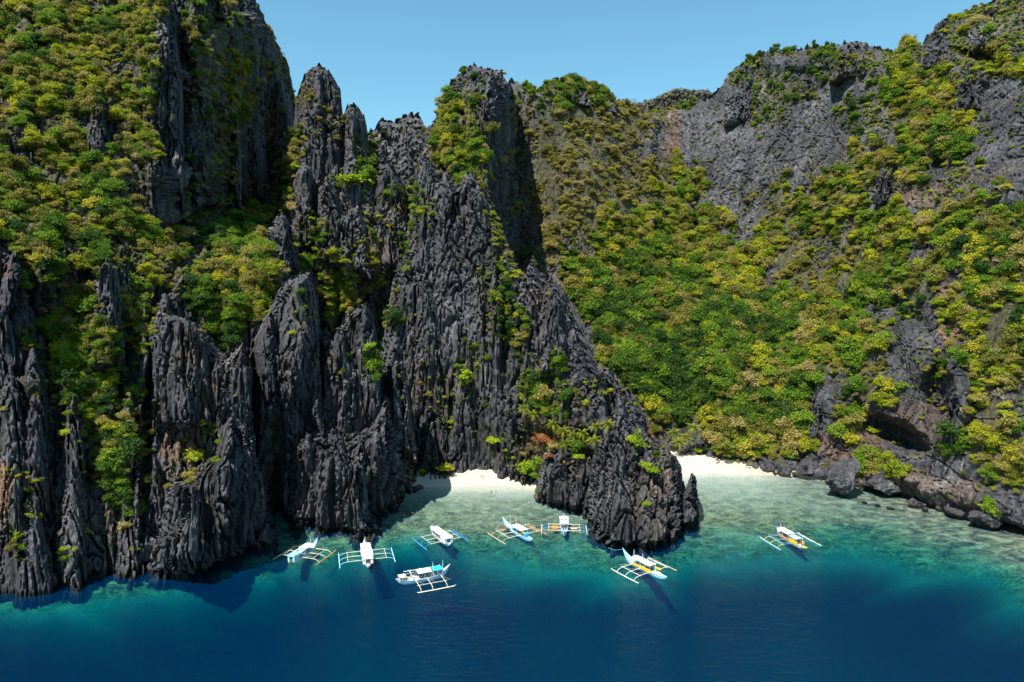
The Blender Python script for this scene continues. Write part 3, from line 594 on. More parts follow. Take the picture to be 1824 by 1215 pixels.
def water_material():
    m = bpy.data.materials.new('sea_water'); m.use_nodes = True; n = m.node_tree.nodes; l = m.node_tree.links; n.clear()
    out = n.new('ShaderNodeOutputMaterial'); tr = n.new('ShaderNodeBsdfTransparent'); gl = n.new('ShaderNodeBsdfGlossy'); df = n.new('ShaderNodeBsdfDiffuse')
    gl.inputs['Roughness'].default_value = .12; df.inputs[0].default_value = (.0, .07, .26, 1)
    tr.inputs[0].default_value = (.97, .98, .98, 1)
    tc = n.new('ShaderNodeTexCoord'); geo = n.new('ShaderNodeNewGeometry')
    def tex(scale, sc, det, dist=0.):
        mp = n.new('ShaderNodeMapping'); mp.inputs['Scale'].default_value = sc; mp.inputs['Rotation'].default_value = (0, 0, .35); l.new(tc.outputs['Object'], mp.inputs[0])
        t = n.new('ShaderNodeTexNoise'); t.inputs['Scale'].default_value = scale; t.inputs['Detail'].default_value = det; t.inputs['Roughness'].default_value = .6; t.inputs['Distortion'].default_value = dist
        l.new(mp.outputs[0], t.inputs['Vector']); return t.outputs[0]
    hgt = mathn(n, l, 'ADD', tex(.55, (.55, 1.3, 1), 5, .4), mathn(n, l, 'MULTIPLY', tex(.12, (.7, 1.2, 1), 3), 1.2))
    bp = n.new('ShaderNodeBump'); bp.inputs['Strength'].default_value = .55; bp.inputs['Distance'].default_value = .35; l.new(hgt, bp.inputs['Height']); bp.inputs['Strength'].default_value = .8; bp.inputs['Distance'].default_value = .5
    fr = n.new('ShaderNodeFresnel'); fr.inputs['IOR'].default_value = 1.33
    l.new(bp.outputs[0], fr.inputs['Normal']); l.new(bp.outputs[0], gl.inputs['Normal'])
    m1 = n.new('ShaderNodeMixShader'); m1.inputs[0].default_value = .12; l.new(bp.outputs[0], df.inputs['Normal']); l.new(tr.outputs[0], m1.inputs[1]); l.new(df.outputs[0], m1.inputs[2])
    m2 = n.new('ShaderNodeMixShader'); l.new(mathn(n, l, 'MULTIPLY', fr.outputs[0], .6), m2.inputs[0]); l.new(m1.outputs[0], m2.inputs[1]); l.new(gl.outputs[0], m2.inputs[2])
    # from below (inside) the sheet only transmits
    m3 = n.new('ShaderNodeMixShader'); l.new(geo.outputs['Backfacing'], m3.inputs[0]); l.new(m2.outputs[0], m3.inputs[1]); l.new(tr.outputs[0], m3.inputs[2])
    l.new(m3.outputs[0], out.inputs[0])
    va = n.new('ShaderNodeVolumeAbsorption'); va.inputs[0].default_value = (.20, .82, .84, 1); va.inputs[1].default_value = .44
    l.new(va.outputs[0], out.inputs['Volume'])
    return m
wm = MB().box((0, 400, -14), (5000, 5000, 28)).mesh('sea', water_material())
sea = link(bpy.data.objects.new('sea', wm)); tag(sea, kind='structure')

# ------------------------------------------------------------------ plants
def crown_mesh(name, mat, r, h, lobes, leaves, leaf, seed, flat=.8):
    """Leaf sprays spread over and inside a few overlapping boughs."""
    g = np.random.default_rng(seed); V = []; F = []
    L = []
    for k in range(lobes):
        a = g.uniform(0, 6.28); d = r * .68 * math.sqrt(g.uniform(0, 1)); lr = r * g.uniform(.26, .55)
        L.append((d * math.cos(a), d * math.sin(a), h * g.uniform(.30, .80) - .25 * d, lr, lr * flat * g.uniform(.75, 1.25)))
    L.append((0, 0, h * .62, r * .55, h * .3))
    wts = np.array([l[3] ** 2 for l in L]); wts /= wts.sum()
    for k in g.choice(len(L), leaves, p=wts):
        cx, cy, cz, lr, lh = L[k]
        n = g.normal(size=3); n[2] = abs(n[2]) * 1.1 - .25; n /= np.linalg.norm(n)
        q = g.uniform(.6, 1.15) if g.random() < .82 else g.uniform(1.1, 1.5); p = np.array([cx + n[0] * lr * q, cy + n[1] * lr * q, cz + n[2] * lh * q])
        m = n * .8 + g.normal(size=3) * .75 + np.array([0, -.0, .35]); m /= np.linalg.norm(m)
        a = np.cross(m, g.normal(size=3)); a /= np.linalg.norm(a); b = np.cross(m, a)
        s = leaf * g.uniform(.6, 1.35); s2 = s * g.uniform(.5, .9); o = len(V)
        V += [p - a * s - b * s2 * .35, p + b * s2 * -1.0 + m * .04, p + a * s - b * s2 * .2, p + b * s2 + m * s * .25]
        F += [(o, o + 1, o + 2, o + 3)]
    # shaded inner twigs and foliage keep the crown from being see-through
    for cx, cy, cz, lr, lh in L:
        o = len(V); nn, mm = 7, 4
        for i in range(mm + 1):
            th = math.pi * i / mm
            for j in range(nn):
                ph = 2 * math.pi * j / nn + i * .4; w = .5 * g.uniform(.7, 1.1)
                V.append(np.array([cx + lr * w * math.sin(th) * math.cos(ph), cy + lr * w * math.sin(th) * math.sin(ph), cz + lh * w * math.cos(th)]))
        for i in range(mm):
            for j in range(nn): F.append((o + i * nn + j, o + i * nn + (j + 1) % nn, o + (i + 1) * nn + (j + 1) % nn, o + (i + 1) * nn + j))
    return mesh_np(name, V, F, mat)
def twig_mesh(name, mat, r, h, n, seed):
    g = random.Random(seed); mb = MB()
    def br(p, d, l, rad, lev):
        q = p + d * l; mb.tube([p, (p + q) / 2 + Vector((g.uniform(-.1, .1), g.uniform(-.1, .1), .05)) * l, q], [rad, rad * .8, rad * .5], 3, False)
        if lev:
            for _ in range(3):
                nd = (d + Vector((g.uniform(-1, 1), g.uniform(-1, 1), g.uniform(-.3, .6))) * .85).normalized(); br(q, nd, l * .68, rad * .6, lev - 1)
    for _ in range(n):
        a = g.uniform(0, 6.28); br(Vector((0, 0, 0)), Vector((math.cos(a) * .7, math.sin(a) * .7, g.uniform(.5, 1))).normalized(), h * .45, .10, 3)
    return mb.mesh(name, mat)
def trunk_mesh(seed, h):
    g = random.Random(seed); mb = MB()
    top = Vector((g.uniform(-.3, .3), g.uniform(-.3, .3), h * .55))
    mb.tube([(0, 0, -1.2), (g.uniform(-.15, .15), 0, h * .25), top], [.26, .2, .14], 6)
    for k in range(4):
        a = k * 1.57 + g.uniform(-.5, .5); rr = h * .33
        mb.tube([top * .8, top + Vector((math.cos(a) * rr * .5, math.sin(a) * rr * .5, h * .14)), top + Vector((math.cos(a) * rr, math.sin(a) * rr, h * .24))], [.12, .08, .04], 4)
    return mb.mesh('trunk', BARK)
TR_SHAPES = [dict(r=2.9, h=4.6, lobes=9, leaves=1050, leaf=.255), dict(r=2.5, h=5.6, lobes=8, leaves=980, leaf=.25), dict(r=3.3, h=4.0, lobes=11, leaves=1150, leaf=.255, flat=.7), dict(r=2.2, h=4.2, lobes=6, leaves=780, leaf=.24)]
SH_SHAPES = [dict(r=1.7, h=1.9, lobes=6, leaves=400, leaf=.21), dict(r=2.1, h=1.5, lobes=8, leaves=430, leaf=.21, flat=.6), dict(r=1.3, h=2.3, lobes=5, leaves=320, leaf=.20)]
TREES = {}; SHRUBS = {}
for ci, c in enumerate(('green', 'dark', 'yellow', 'olive', 'ochre')):
    for k, sh in enumerate(TR_SHAPES): TREES[(c, k)] = (crown_mesh('crown', LEAF[c], seed=100 + ci * 10 + k, **sh), sh)
for ci, c in enumerate(('green', 'bright', 'yellow', 'olive', 'ochre', 'orange')):
    for k, sh in enumerate(SH_SHAPES): SHRUBS[(c, k)] = (crown_mesh('shrub', LEAF[c], seed=200 + ci * 10 + k, **sh), sh)
TRUNKS = [trunk_mesh(300 + k, sh['h']) for k, sh in enumerate(TR_SHAPES)]
DRY = {('twig', k): (twig_mesh('dry_shrub', TWIG, 2.0, 2.6, 3, 400 + k), dict(r=1.8, h=2.4)) for k in range(3)}
T = lambda c: ('T', c)
MIX = {
 'O': [(T('dark'), .12), (T('green'), .14), (T('olive'), .24), (T('yellow'), .18), (('S', 'bright'), .08), (('X', 'twig'), .12), (T('ochre'), .12)],
 'Y': [(T('green'), .20), (('S', 'bright'), .10), (T('olive'), .26), (T('yellow'), .22), (('X', 'twig'), .08), (T('ochre'), .08), (('S', 'yellow'), .06)],
 'G': [(T('dark'), .22), (T('green'), .44), (('S', 'bright'), .05), (T('olive'), .17), (('X', 'twig'), .05), (T('yellow'), .07)],
 'D': [(T('dark'), .48), (T('green'), .38), (T('olive'), .09), (T('yellow'), .05)],
 'B': [(T('ochre'), .26), (('S', 'ochre'), .18), (T('olive'), .18), (('S', 'olive'), .10), (('S', 'yellow'), .12), (('X', 'twig'), .16)],
 'a': [(('S', 'yellow'), .35), (('S', 'bright'), .25), (('S', 'olive'), .25), (('S', 'green'), .15)],
 'g': [(('S', 'green'), .30), (('S', 'olive'), .25), (T('green'), .15), (T('dark'), .12), (('S', 'bright'), .1), (('S', 'yellow'), .08)],
 'b': [(('S', 'ochre'), .28), (('S', 'olive'), .32), (T('olive'), .12), (('X', 'twig'), .18), (('S', 'yellow'), .10)],
 '.': [(('S', 'olive'), .35), (('S', 'yellow'), .25), (('S', 'green'), .2), (('S', 'ochre'), .2)],
 '-': [(('S', 'olive'), .6), (('S', 'green'), .4)],
}
LIB = {'T': TREES, 'S': SHRUBS, 'X': DRY}; NSH = {'T': 4, 'S': 3, 'X': 3}
plants = []    # (pos, yaw, tiltx, tilty, scale, key, px, py, dist, layer)
zmin = ZB.copy()
PALM_AT = [(933, 728), (950, 738), (985, 756), (1003, 768), (1008, 790), (1022, 776), (1038, 772), (1058, 785), (1062, 760), (1083, 756), (1236, 762), (1209, 788), (1200, 772), (1222, 780)]
for dy in (-1, 0, 1):
    for dx in (-1, 0, 1): zmin = np.minimum(zmin, np.where(np.roll(ZB, (dy, dx), (0, 1)) > 1e8, 1e9, np.roll(ZB, (dy, dx), (0, 1)) + 6))
pr = np.random.default_rng(77)
for P, N, A, PX, PY, lname, ch in SAMPLES:
    dn = dens_of(ch)
    up = np.clip(N[:, 2], -1, 1)
    isrock = (ch == ord('.'))
    slope = np.clip(.35 + 1.5 * up, .12, 1.3)
    fp = np.where(np.isin(ch, [ord(c) for c in 'OYGD']), 3.8, np.where(ch == ord('B'), 3.4, 3.0))
    prob = A * dn * slope / fp
    if lname in ('valley_and_right_hillside',): prob = A * dn * np.clip(.7 + up, .5, 1.2) / fp
    if lname == 'far_hill': prob = A * .22 / 10
    gap = nz(P, 11, 11, 15, 44.0) + .6 * nz(P, 4.5, 4.5, 7, 48.0); edge = np.where(ch == ord('B'), .0, np.where(np.isin(ch, [ord('Y'), ord('O')]), -.30, -.62))
    prob = prob * sstep(-.12, .12, gap - edge) * 1.15
    mixn = 5 + 1.5 * nz(P, 17, 17, 17, 52.0)
    if lname == 'valley_and_right_hillside': prob = np.where(isrock, prob * 3.2, prob)
    prob *= (P[:, 2] > 3.0)
    if lname.startswith(('central', 'left_shore', 'fore', 'rock', 'islet')): prob = np.where(dn < .9, prob * .55, prob)
    q, w = project(P); D = np.linalg.norm(P - np.array([0, 0, CAM_H]), axis=1)
    ix = np.clip((q / 4).astype(int), 1, 458); iy = np.clip((w / 4).astype(int), 0, 319)
    inside = (q > -170) & (q < 2080) & (w > -60)
    vis = (D < zmin[iy, ix] + 14) | (q < 0) | (q > 1824)
    pick = np.nonzero((pr.random(len(P)) < prob) & inside & vis)[0]
    for i in pick:
        c = chr(ch[i]); opts = MIX[c]; x = (mixn[i] + pr.random() * .5) % 1.0; s = 0
        for (kind, colr), wt in opts:
            s += wt
            if x < s: break
        k = int(pr.integers(NSH[kind])); sc = float(pr.uniform(.30, .85) if pr.random() < .78 else pr.uniform(.85, 1.75)) * (1.0 if c.isupper() else .8)
        if c in '.-': sc *= .6
        if kind == 'X': sc *= 1.35
        if lname == 'valley_and_right_hillside' and q[i] < 1480 and w[i] > 440 and kind == 'T': sc *= 1.22
        if c == 'B' and kind == 'T': sc *= .72
        if lname == 'left_mountain': sc *= .84
        if lname == 'far_hill': sc *= 1.2
        pos = P[i] + np.array([0, 0, -.35 * sc]) + N[i] * .3
        plants.append((pos, float(pr.uniform(0, 6.28)), float(pr.normal() * .12), float(-max(0, .35 - up[i]) * .5 + pr.normal() * .1), sc, (kind, colr, k), float(q[i]), float(w[i]), float(D[i]), lname, vis[i] and D[i] < zmin[iy[i], ix[i]] + 4))
# ledges and gullies where plants crowd
SPT = np.concatenate([q[0] for q in SAMPLES]); SN = np.concatenate([q[1] for q in SAMPLES]); SQ, SW = project(SPT); SD = np.linalg.norm(SPT - np.array([0, 0, CAM_H]), axis=1)
bi = (SW / 4).astype(int) * 500 + (SQ / 4).astype(int); okm = (SQ >= 0) & (SQ < 1830) & (SW >= 0) & (SW < 1200)
order = np.argsort(-SD); order = order[okm[order]]; NEAR = np.full(320 * 500, -1); NEAR[bi[order]] = order
SL = np.concatenate([np.full(len(q[0]), k) for k, q in enumerate(SAMPLES)])
for cx, cy, rx, ry, n_, mx in ((615, 515, 50, 34, 110, 'Y'), (600, 550, 26, 16, 26, 'Y'), (500, 335, 26, 46, 46, 'Y'), (505, 296, 24, 18, 22, 'O'), (440, 530, 46, 52, 130, 'Y'), (402, 575, 34, 34, 70, 'D'), (565, 435, 18, 28, 22, 'G'),
        (588, 458, 24, 12, 16, 'Y'), (626, 332, 14, 14, 9, 'a'), (820, 272, 52, 34, 120, 'Y'), (790, 238, 22, 26, 34, 'O'), (862, 330, 18, 22, 14, 'Y'), (735, 375, 12, 55, 26, 'G'), (720, 450, 10, 36, 14, 'G'), (640, 300, 14, 20, 10, 'g'), (600, 320, 12, 18, 9, 'g'),
        (905, 560, 18, 60, 50, 'G'), (928, 600, 15, 50, 30, 'O'), (915, 488, 12, 28, 12, 'Y'), (960, 690, 22, 26, 30, 'G'), (985, 655, 18, 26, 20, 'G'), (1050, 685, 18, 10, 9, 'a'), (125, 590, 55, 36, 60, 'Y'), (252, 590, 26, 40, 60, 'a'), (170, 650, 52, 70, 120, 'G'),
        (195, 750, 40, 80, 90, 'O'), (205, 860, 26, 46, 36, 'G'), (90, 700, 18, 60, 16, 'b'), (22, 985, 18, 20, 9, 'b'), (122, 990, 14, 12, 6, 'a'), (672, 662, 12, 16, 9, 'G'), (440, 130, 36, 46, 90, 'O'), (400, 200, 50, 120, 110, 'O'), (360, 90, 16, 80, 30, 'O'), (470, 90, 26, 60, 30, 'b'), (500, 200, 20, 80, 24, 'b'), (345, 250, 10, 150, 40, 'g'), (480, 200, 12, 60, 14, 'b'), (945, 705, 26, 40, 40, 'G'),
        (660, 470, 12, 16, 10, 'Y'), (1000, 640, 10, 14, 6, 'g'), (760, 670, 14, 40, 12, 'b'), (760, 620, 10, 10, 3, 'a'), (740, 230, 40, 20, 16, 'b'), (690, 240, 20, 20, 8, 'b'), (1130, 720, 20, 24, 12, 'a'), (540, 250, 10, 40, 16, 'O'), (1120, 690, 12, 10, 7, 'a')):
    for _ in range(n_):
        a = pr.random() * 6.283; rr = math.sqrt(pr.random()); px = cx + rx * rr * math.cos(a); py = cy + ry * rr * math.sin(a)
        if not (0 < px < 1824 and 0 < py < 1200): continue
        i = NEAR[int(py / 4) * 500 + int(px / 4)]
        if i < 0: continue
        x = pr.random(); sm = 0
        for (kind, colr), wt in MIX[mx]:
            sm += wt
            if x < sm: break
        sc = float(pr.uniform(.35, .9)) * (.8 if mx in 'ab' else 1)
        plants.append((SPT[i] + np.array([0, -.2, -.4 * sc]), float(pr.uniform(0, 6.28)), float(pr.normal() * .12), float(pr.normal() * .12 - .1), sc, (kind, colr, int(pr.integers(NSH[kind]))), float(px), float(py), float(SD[i]), SAMPLES[SL[i]][5], True))
print('plants', len(plants))

def where_words(px, py, lname, D):
    if lname == 'left_mountain':
        if px < 260 and py < 200: return 'high on the left mountain near the top edge'
        if px < 260 and py < 450: return 'on the middle slope of the left mountain'
        if px < 260 and py < 620: return 'on the lower slope of the left mountain'
        if px < 260: return 'in the far left green gully'
        if py < 300: return 'on the dark wall of the left mountain'
        if py < 480: return 'below the dark shaded wall of the left mountain'
        return 'in the pocket behind the left crags'
    if lname == 'central_peak':
        if px < 700: return 'among the jagged spires left of the saddle'
        if py < 220: return 'on top of the tall central peak'
        return 'on the bright ledge below the central peak'
    if lname == 'central_cliff':
        if py > 700 and px > 900: return 'beside the coconut palms behind the islet'
        if px > 920: return 'right of the central karst face'
        return 'on the karst face behind the small beach'
    if lname == 'left_shore_crags': return 'on the grey crags of the left shore' if px < 500 else 'on the tall crags left of the small beach'
    if lname == 'rock_buttress': return 'on a tower of the left crags' if px < 700 and py > 480 else 'on a dark rock rib of the right hillside' if px > 960 and py < 820 and px > 1000 else ('on a spire below the saddle' if px < 735 else 'on a tower of the central karst face')
    if lname.startswith('fore'): return 'on a low crag at the left waterline'
    if lname in ('rock_islet', 'islet_shoulder'): return 'on the grey islet between the two coves'
    if lname == 'far_hill': return 'on the far hill beyond the saddle'
    if px < 1180 and py < 430: return 'on the brown wall right of the central peak'
    if px < 1300 and py < 260: return 'along the saddle skyline'
    if px < 1500 and py < 330: return 'on the pale back wall'
    if px < 1500 and py < 470: return 'below the pale back wall'
    if px < 1300 and py < 620: return 'in the upper left of the green valley'
    if px < 1300 and py < 720: return 'in the middle of the green valley'
    if px < 1300: return 'at the valley foot behind the wide beach'
    if px < 1480 and py < 620: return 'in the upper right of the green valley'
    if px < 1480 and py < 740: return 'on the right side of the green valley'
    if px < 1480: return 'above the right end of the wide beach'
    if py < 200: return 'near the skyline of the right hillside'
    if py < 420: return 'on the upper right hillside'
    if py < 620: return 'on the middle of the right hillside'
    if py < 780: return 'on the right hillside above the cave'
    return 'at the foot of the right hillside'
SHAPEW = {'T': ['rounded', 'tall', 'flat-topped', 'compact'], 'S': ['rounded', 'spreading', 'upright'], 'X': ['', '', '']}
COLW = {'green': 'green', 'dark': 'dark green', 'yellow': 'yellow-green', 'olive': 'olive', 'ochre': 'ochre brown', 'bright': 'lime green', 'orange': 'orange brown', 'twig': 'tan'}
def place(o, p):
    o.location = p[0]; o.rotation_euler = (p[3], p[2], p[1]); o.scale = (p[4],) * 3
def make_plant(p):
    kind, colr, k = p[5]; w = where_words(p[6], p[7], p[9], p[8])
    if kind == 'T':
        o = bpy.data.objects.new('broadleaf_tree', None); COL.objects.link(o); o.empty_display_size = .5
        link(bpy.data.objects.new('trunk', TRUNKS[k]), o); link(bpy.data.objects.new('crown', TREES[(colr, k)][0]), o)
        sz_ = 'large ' if p[4] > 1.25 else ('small ' if p[4] < .8 else '')
        tag(o, f'{sz_}{SHAPEW[kind][k]} {COLW[colr]} tree {w}', 'tree', f'trees {w}')
    elif kind == 'S':
        o = link(bpy.data.objects.new('shrub', SHRUBS[(colr, k)][0])); tag(o, f'{SHAPEW[kind][k]} {COLW[colr]} shrub {w}', 'shrub', f'shrubs {w}')
    else:
        o = link(bpy.data.objects.new('dry_shrub', DRY[(colr, k)][0])); tag(o, f'leafless {COLW[colr]} dry shrub {w}', 'dry shrub', f'dry shrubs {w}')
    o['seen_x'] = p[6]; place(o, p); return o
plants = [p for p in plants if not any(abs(p[6] - a) < 18 and -10 < p[7] - b < 34 for a, b in PALM_AT)]
BYK = {'T': [], 'S': [], 'X': []}
for p in plants: BYK[p[5][0]].append(p)
protos = {}
REST = {}
for kd, lim in (('T', 300), ('S', 300), ('X', 180)):
    L = BYK[kd]; f = lambda p: (LIB[kd][p[5][1:]][1]['r'] * p[4] / p[8]) * (1 if p[10] and 0 < p[6] < 1824 and p[7] > 0 else .01)
    L.sort(key=f, reverse=True)
    first = L[:lim]; REST[kd] = L[lim:]
    for p in first: make_plant(p)
    have = {p[5] for p in first}; extra = [];
    for v in sorted({p[5] for p in REST[kd]} - have, key=str):      # every sort used by the mass also stands as one of its own
        i = next(i for i, p in enumerate(REST[kd]) if p[5] == v); q = REST[kd].pop(i); make_plant(q)
ORD = ['leftmost', 'second from left', 'third from left', 'fourth from left', 'fifth from left', 'sixth from left', 'seventh from left', 'eighth from left', 'ninth from left', 'tenth from left', 'eleventh from left', 'twelfth from left']
byl = {}
for o in COL.objects:
    if 'seen_x' in o.keys(): byl.setdefault(o['label'], []).append(o)
for lb, L in byl.items():
    L.sort(key=lambda o: o['seen_x'])
    for i, o in enumerate(L):
        if 1 < len(L) <= 12: o['label'] = f'{lb}, {ORD[i] if i < len(L) - 1 else "rightmost"}'
        del o['seen_x']
def stuff_points(name, pts, label):
    ng = bpy.data.node_groups.new(name, 'GeometryNodeTree')
    ng.interface.new_socket('Geometry', in_out='INPUT', socket_type='NodeSocketGeometry'); ng.interface.new_socket('Geometry', in_out='OUTPUT', socket_type='NodeSocketGeometry')
    gi = ng.nodes.new('NodeGroupInput'); go = ng.nodes.new('NodeGroupOutput')
    keys = sorted({p[5] for p in pts}, key=str); kidx = {k: i for i, k in enumerate(keys)}
    me = bpy.data.meshes.new(name); me.vertices.add(len(pts)); me.vertices.foreach_set('co', np.array([p[0] for p in pts], np.float32).ravel())
    a = me.attributes.new('turn', 'FLOAT_VECTOR', 'POINT'); a.data.foreach_set('vector', np.array([(p[3], p[2], p[1]) for p in pts], np.float32).ravel())
    a = me.attributes.new('size', 'FLOAT', 'POINT'); a.data.foreach_set('value', np.array([p[4] for p in pts], np.float32))
    a = me.attributes.new('sort', 'INT', 'POINT'); a.data.foreach_set('value', np.array([kidx[p[5]] for p in pts], np.int32))
    def named(nm, dt):
        x = ng.nodes.new('GeometryNodeInputNamedAttribute'); x.data_type = dt; x.inputs[0].default_value = nm
        return next(s for s in x.outputs if s.enabled and s.name == 'Attribute')
    gj = ng.nodes.new('GeometryNodeGeometryToInstance') ; ng.nodes.remove(gj)
    join = ng.nodes.new('GeometryNodeJoinGeometry'); srt = named('sort', 'INT'); trn = named('turn', 'FLOAT_VECTOR'); siz = named('size', 'FLOAT')
    for k in keys:
        src = SRC[k]
        oi = ng.nodes.new('GeometryNodeObjectInfo'); oi.transform_space = 'ORIGINAL'; oi.inputs['Object'].default_value = src
        if 'As Instance' in oi.inputs: oi.inputs['As Instance'].default_value = True
        ip = ng.nodes.new('GeometryNodeInstanceOnPoints'); cmp_ = ng.nodes.new('FunctionNodeCompare'); cmp_.data_type = 'INT'; cmp_.operation = 'EQUAL'
        ins = [s for s in cmp_.inputs if s.enabled]; ng.links.new(srt, ins[0]); ins[1].default_value = kidx[k]
        ng.links.new(gi.outputs[0], ip.inputs['Points']); ng.links.new(cmp_.outputs[0], ip.inputs['Selection']); ng.links.new(oi.outputs['Geometry'], ip.inputs['Instance'])
        e2r = ng.nodes.new('FunctionNodeEulerToRotation'); ng.links.new(trn, e2r.inputs[0]); ng.links.new(e2r.outputs[0], ip.inputs['Rotation']); ng.links.new(siz, ip.inputs['Scale'])
        ng.links.new(ip.outputs[0], join.inputs[0])
    ng.links.new(join.outputs[0], go.inputs[0])
    o = link(bpy.data.objects.new(name, me)); md = o.modifiers.new('plants', 'NODES'); md.node_group = ng
    return tag(o, label, None, None, 'stuff')
SRC = {}
for o in list(COL.objects):
    if o.type != 'MESH': continue
    for kd in LIB:
        for key, (me, sh) in LIB[kd].items():
            if o.data is me and (kd,) + key not in SRC: SRC[(kd,) + key] = o
for kd, nm, lb in (('T', 'forest', 'dense mixed forest covering the mountain slopes and valley'), ('S', 'shrub_cover', 'small green and yellow shrubs scattered over the rock faces'), ('X', 'dry_brush', 'tan leafless brush scattered through the forest')):
    if REST[kd]: tag(stuff_points(nm, REST[kd], lb), cat={'T': 'forest', 'S': 'shrubs', 'X': 'dry brush'}[kd])

# ------------------------------------------------------------------ sites on the terrain
ALLP = np.concatenate([s[0] for s in SAMPLES]); AQ, AW = project(ALLP); AD = np.linalg.norm(ALLP - np.array([0, 0, CAM_H]), axis=1)
def site(px, py, rad=5):
    m = np.nonzero((np.abs(AQ - px) < rad) & (np.abs(AW - py) < rad))[0]
    if not len(m): return None
    return ALLP[m[np.argmin(AD[m])]]

# ------------------------------------------------------------------ coconut palms
def frond_mesh(seed, L):
    g = random.Random(seed); mb = MB(); n = 11; droop = g.uniform(.8, 1.15)
    pts = [Vector((L * t * math.cos(t * .5 * droop), g.uniform(-.03, .03), L * (.52 * t - .95 * droop * t * t))) for t in [i / n for i in range(n + 1)]]
    mb.tube(pts, [.07 - .05 * i / n for i in range(n + 1)], 3, False)
    for i in range(1, n + 1):
        t = i / n; w = 1.05 * math.sin(math.pi * min(1, .12 + t * .86)) ** .7 * (L / 4.2)
        for sgn in (-1, 1):
            for h in (0, .5):
                p = pts[i - 1].lerp(pts[i], h); f = (pts[i] - pts[i - 1]).normalized()
                tip = p + Vector((0, sgn * w * .82, -w * .5)) + f * w * .5 + Vector((0, 0, g.uniform(-.12, .08)))
                mb.add([p - f * .07, p + f * .12, tip], [(0, 1, 2)])
    return mb.mesh('frond', LEAF['palm'])
FRONDS = [frond_mesh(500 + k, 4.2 - .15 * k) for k in range(5)]
def palm(px, py, label, h=7.5, group='coconut palms behind the beaches'):
    base = site(px, py + h * 3.6) if True else None
    if base is None: base = at_depth(px, py + h * 3.6, 285)
    g = random.Random(int(px * 7 + py)); b = Vector(base) - Vector((0, 0, .4))
    D = b.y; crown = Vector(at_depth(px, py, D - 3.0)); crown.z = max(crown.z, b.z + 3.5)
    o = empty('coconut_palm', b, 0, label, 'palm tree', group)
    c = crown - b; mid = c * .5 + Vector((g.uniform(-.5, .5), g.uniform(-.3, .3), -.2))
    m = MB(); m.tube([(0, 0, -.6), mid * .5 + Vector((.1, 0, 0)), mid, c * .8 + mid * .1, c], [.24, .18, .15, .13, .11], 6); m.obj('trunk', BARK, o)
    nfr = 15
    for k in range(nfr):
        f = link(bpy.data.objects.new('frond', FRONDS[k % 5]), o); f.location = c
        f.rotation_euler = (g.uniform(-.25, .25), -(.75 if k % 3 == 0 else (.15 if k % 3 == 1 else -.3)) + g.uniform(-.15, .15), 2 * math.pi * k / nfr + g.uniform(-.2, .2)); f.scale = ((1.2 if px > 1190 else .92) + .12 * (k % 2),) * 3
    m = MB()
    for k in range(5): a = k * 1.25; m.tube([c + Vector((math.cos(a) * .22, math.sin(a) * .22, -.12)), c + Vector((math.cos(a) * .25, math.sin(a) * .25, -.42))], [.12, .13], 5)
    m.obj('coconut_bunch', BARK, o)
for a in ((933, 728, 'leftmost coconut palm behind the islet, against the dark crag', 6), (950, 738, 'full coconut palm left of the orange dry bank', 7.5), (985, 756, 'wide coconut palm right above the orange dry bank', 7), (1003, 768, 'coconut palm in the middle of the row behind the islet', 7),
          (1008, 790, 'low yellow coconut palm at the foot of the row behind the islet', 4.5), (1022, 776, 'coconut palm just right of the middle of the islet row', 7), (1038, 772, 'slim coconut palm between the row and the karst rib', 6.5), (1058, 785, 'short coconut palm nearest the islet top', 4.5),
          (1062, 760, 'coconut palm second from the right in the islet row', 6.5), (1083, 756, 'rightmost coconut palm of the islet row, against grey rock', 6.5),
          (1236, 762, 'tallest coconut palm behind the wide beach', 9.5), (1209, 788, 'low coconut palm at the left end of the wide beach', 5), (1200, 772, 'coconut palm half hidden behind the islet ridge', 6.5), (1222, 780, 'small coconut palm between the two taller beach palms', 5)):
    palm(*a)

def shrub_at(px, py, key, sc, label, group=None, kind='S', name='shrub'):
    b = site(px, py)
    if b is None: return
    o = link(bpy.data.objects.new(name, LIB[kind][key][0])); o.location = (b[0], b[1] - .3, b[2] - .3 * sc); o.scale = (sc,) * 3; o.rotation_euler = (0, 0, (px * 13 + py) % 6.28)
    tag(o, label, 'shrub', group)
for i, (px, py, c, sc) in enumerate(((953, 772, 'orange', 1.5), (965, 778, 'orange', 1.7), (978, 772, 'orange', 1.5), (960, 790, 'orange', 1.5), (975, 785, 'orange', 1.6), (988, 782, 'orange', 1.3), (950, 785, 'orange', 1.3), (978, 812, 'orange', 1.1), (1165, 760, 'orange', 1.3), (1178, 765, 'orange', 1.3), (1160, 768, 'orange', 1.1))):
    shrub_at(px, py, (c, i % 3), sc, 'orange brown dry shrub on the bank beside the coconut palms', 'orange dry shrubs by the palms')
for i, (px, py, sc) in enumerate(((1122, 786, 1.5), (1128, 790, 1.2), (1141, 782, 1.2), (1143, 795, 1.2), (1148, 828, 1.0), (1155, 833, 1.1), (1162, 838, 1.1), (1170, 843, 1.0), (1150, 835, .8), (1032, 816, 1.1), (1158, 900, .8))):
    shrub_at(px, py, ('bright', i % 3), sc * 1.1, 'bright lime green shrub growing from a crack of the grey islet', 'lime green shrubs on the islet')
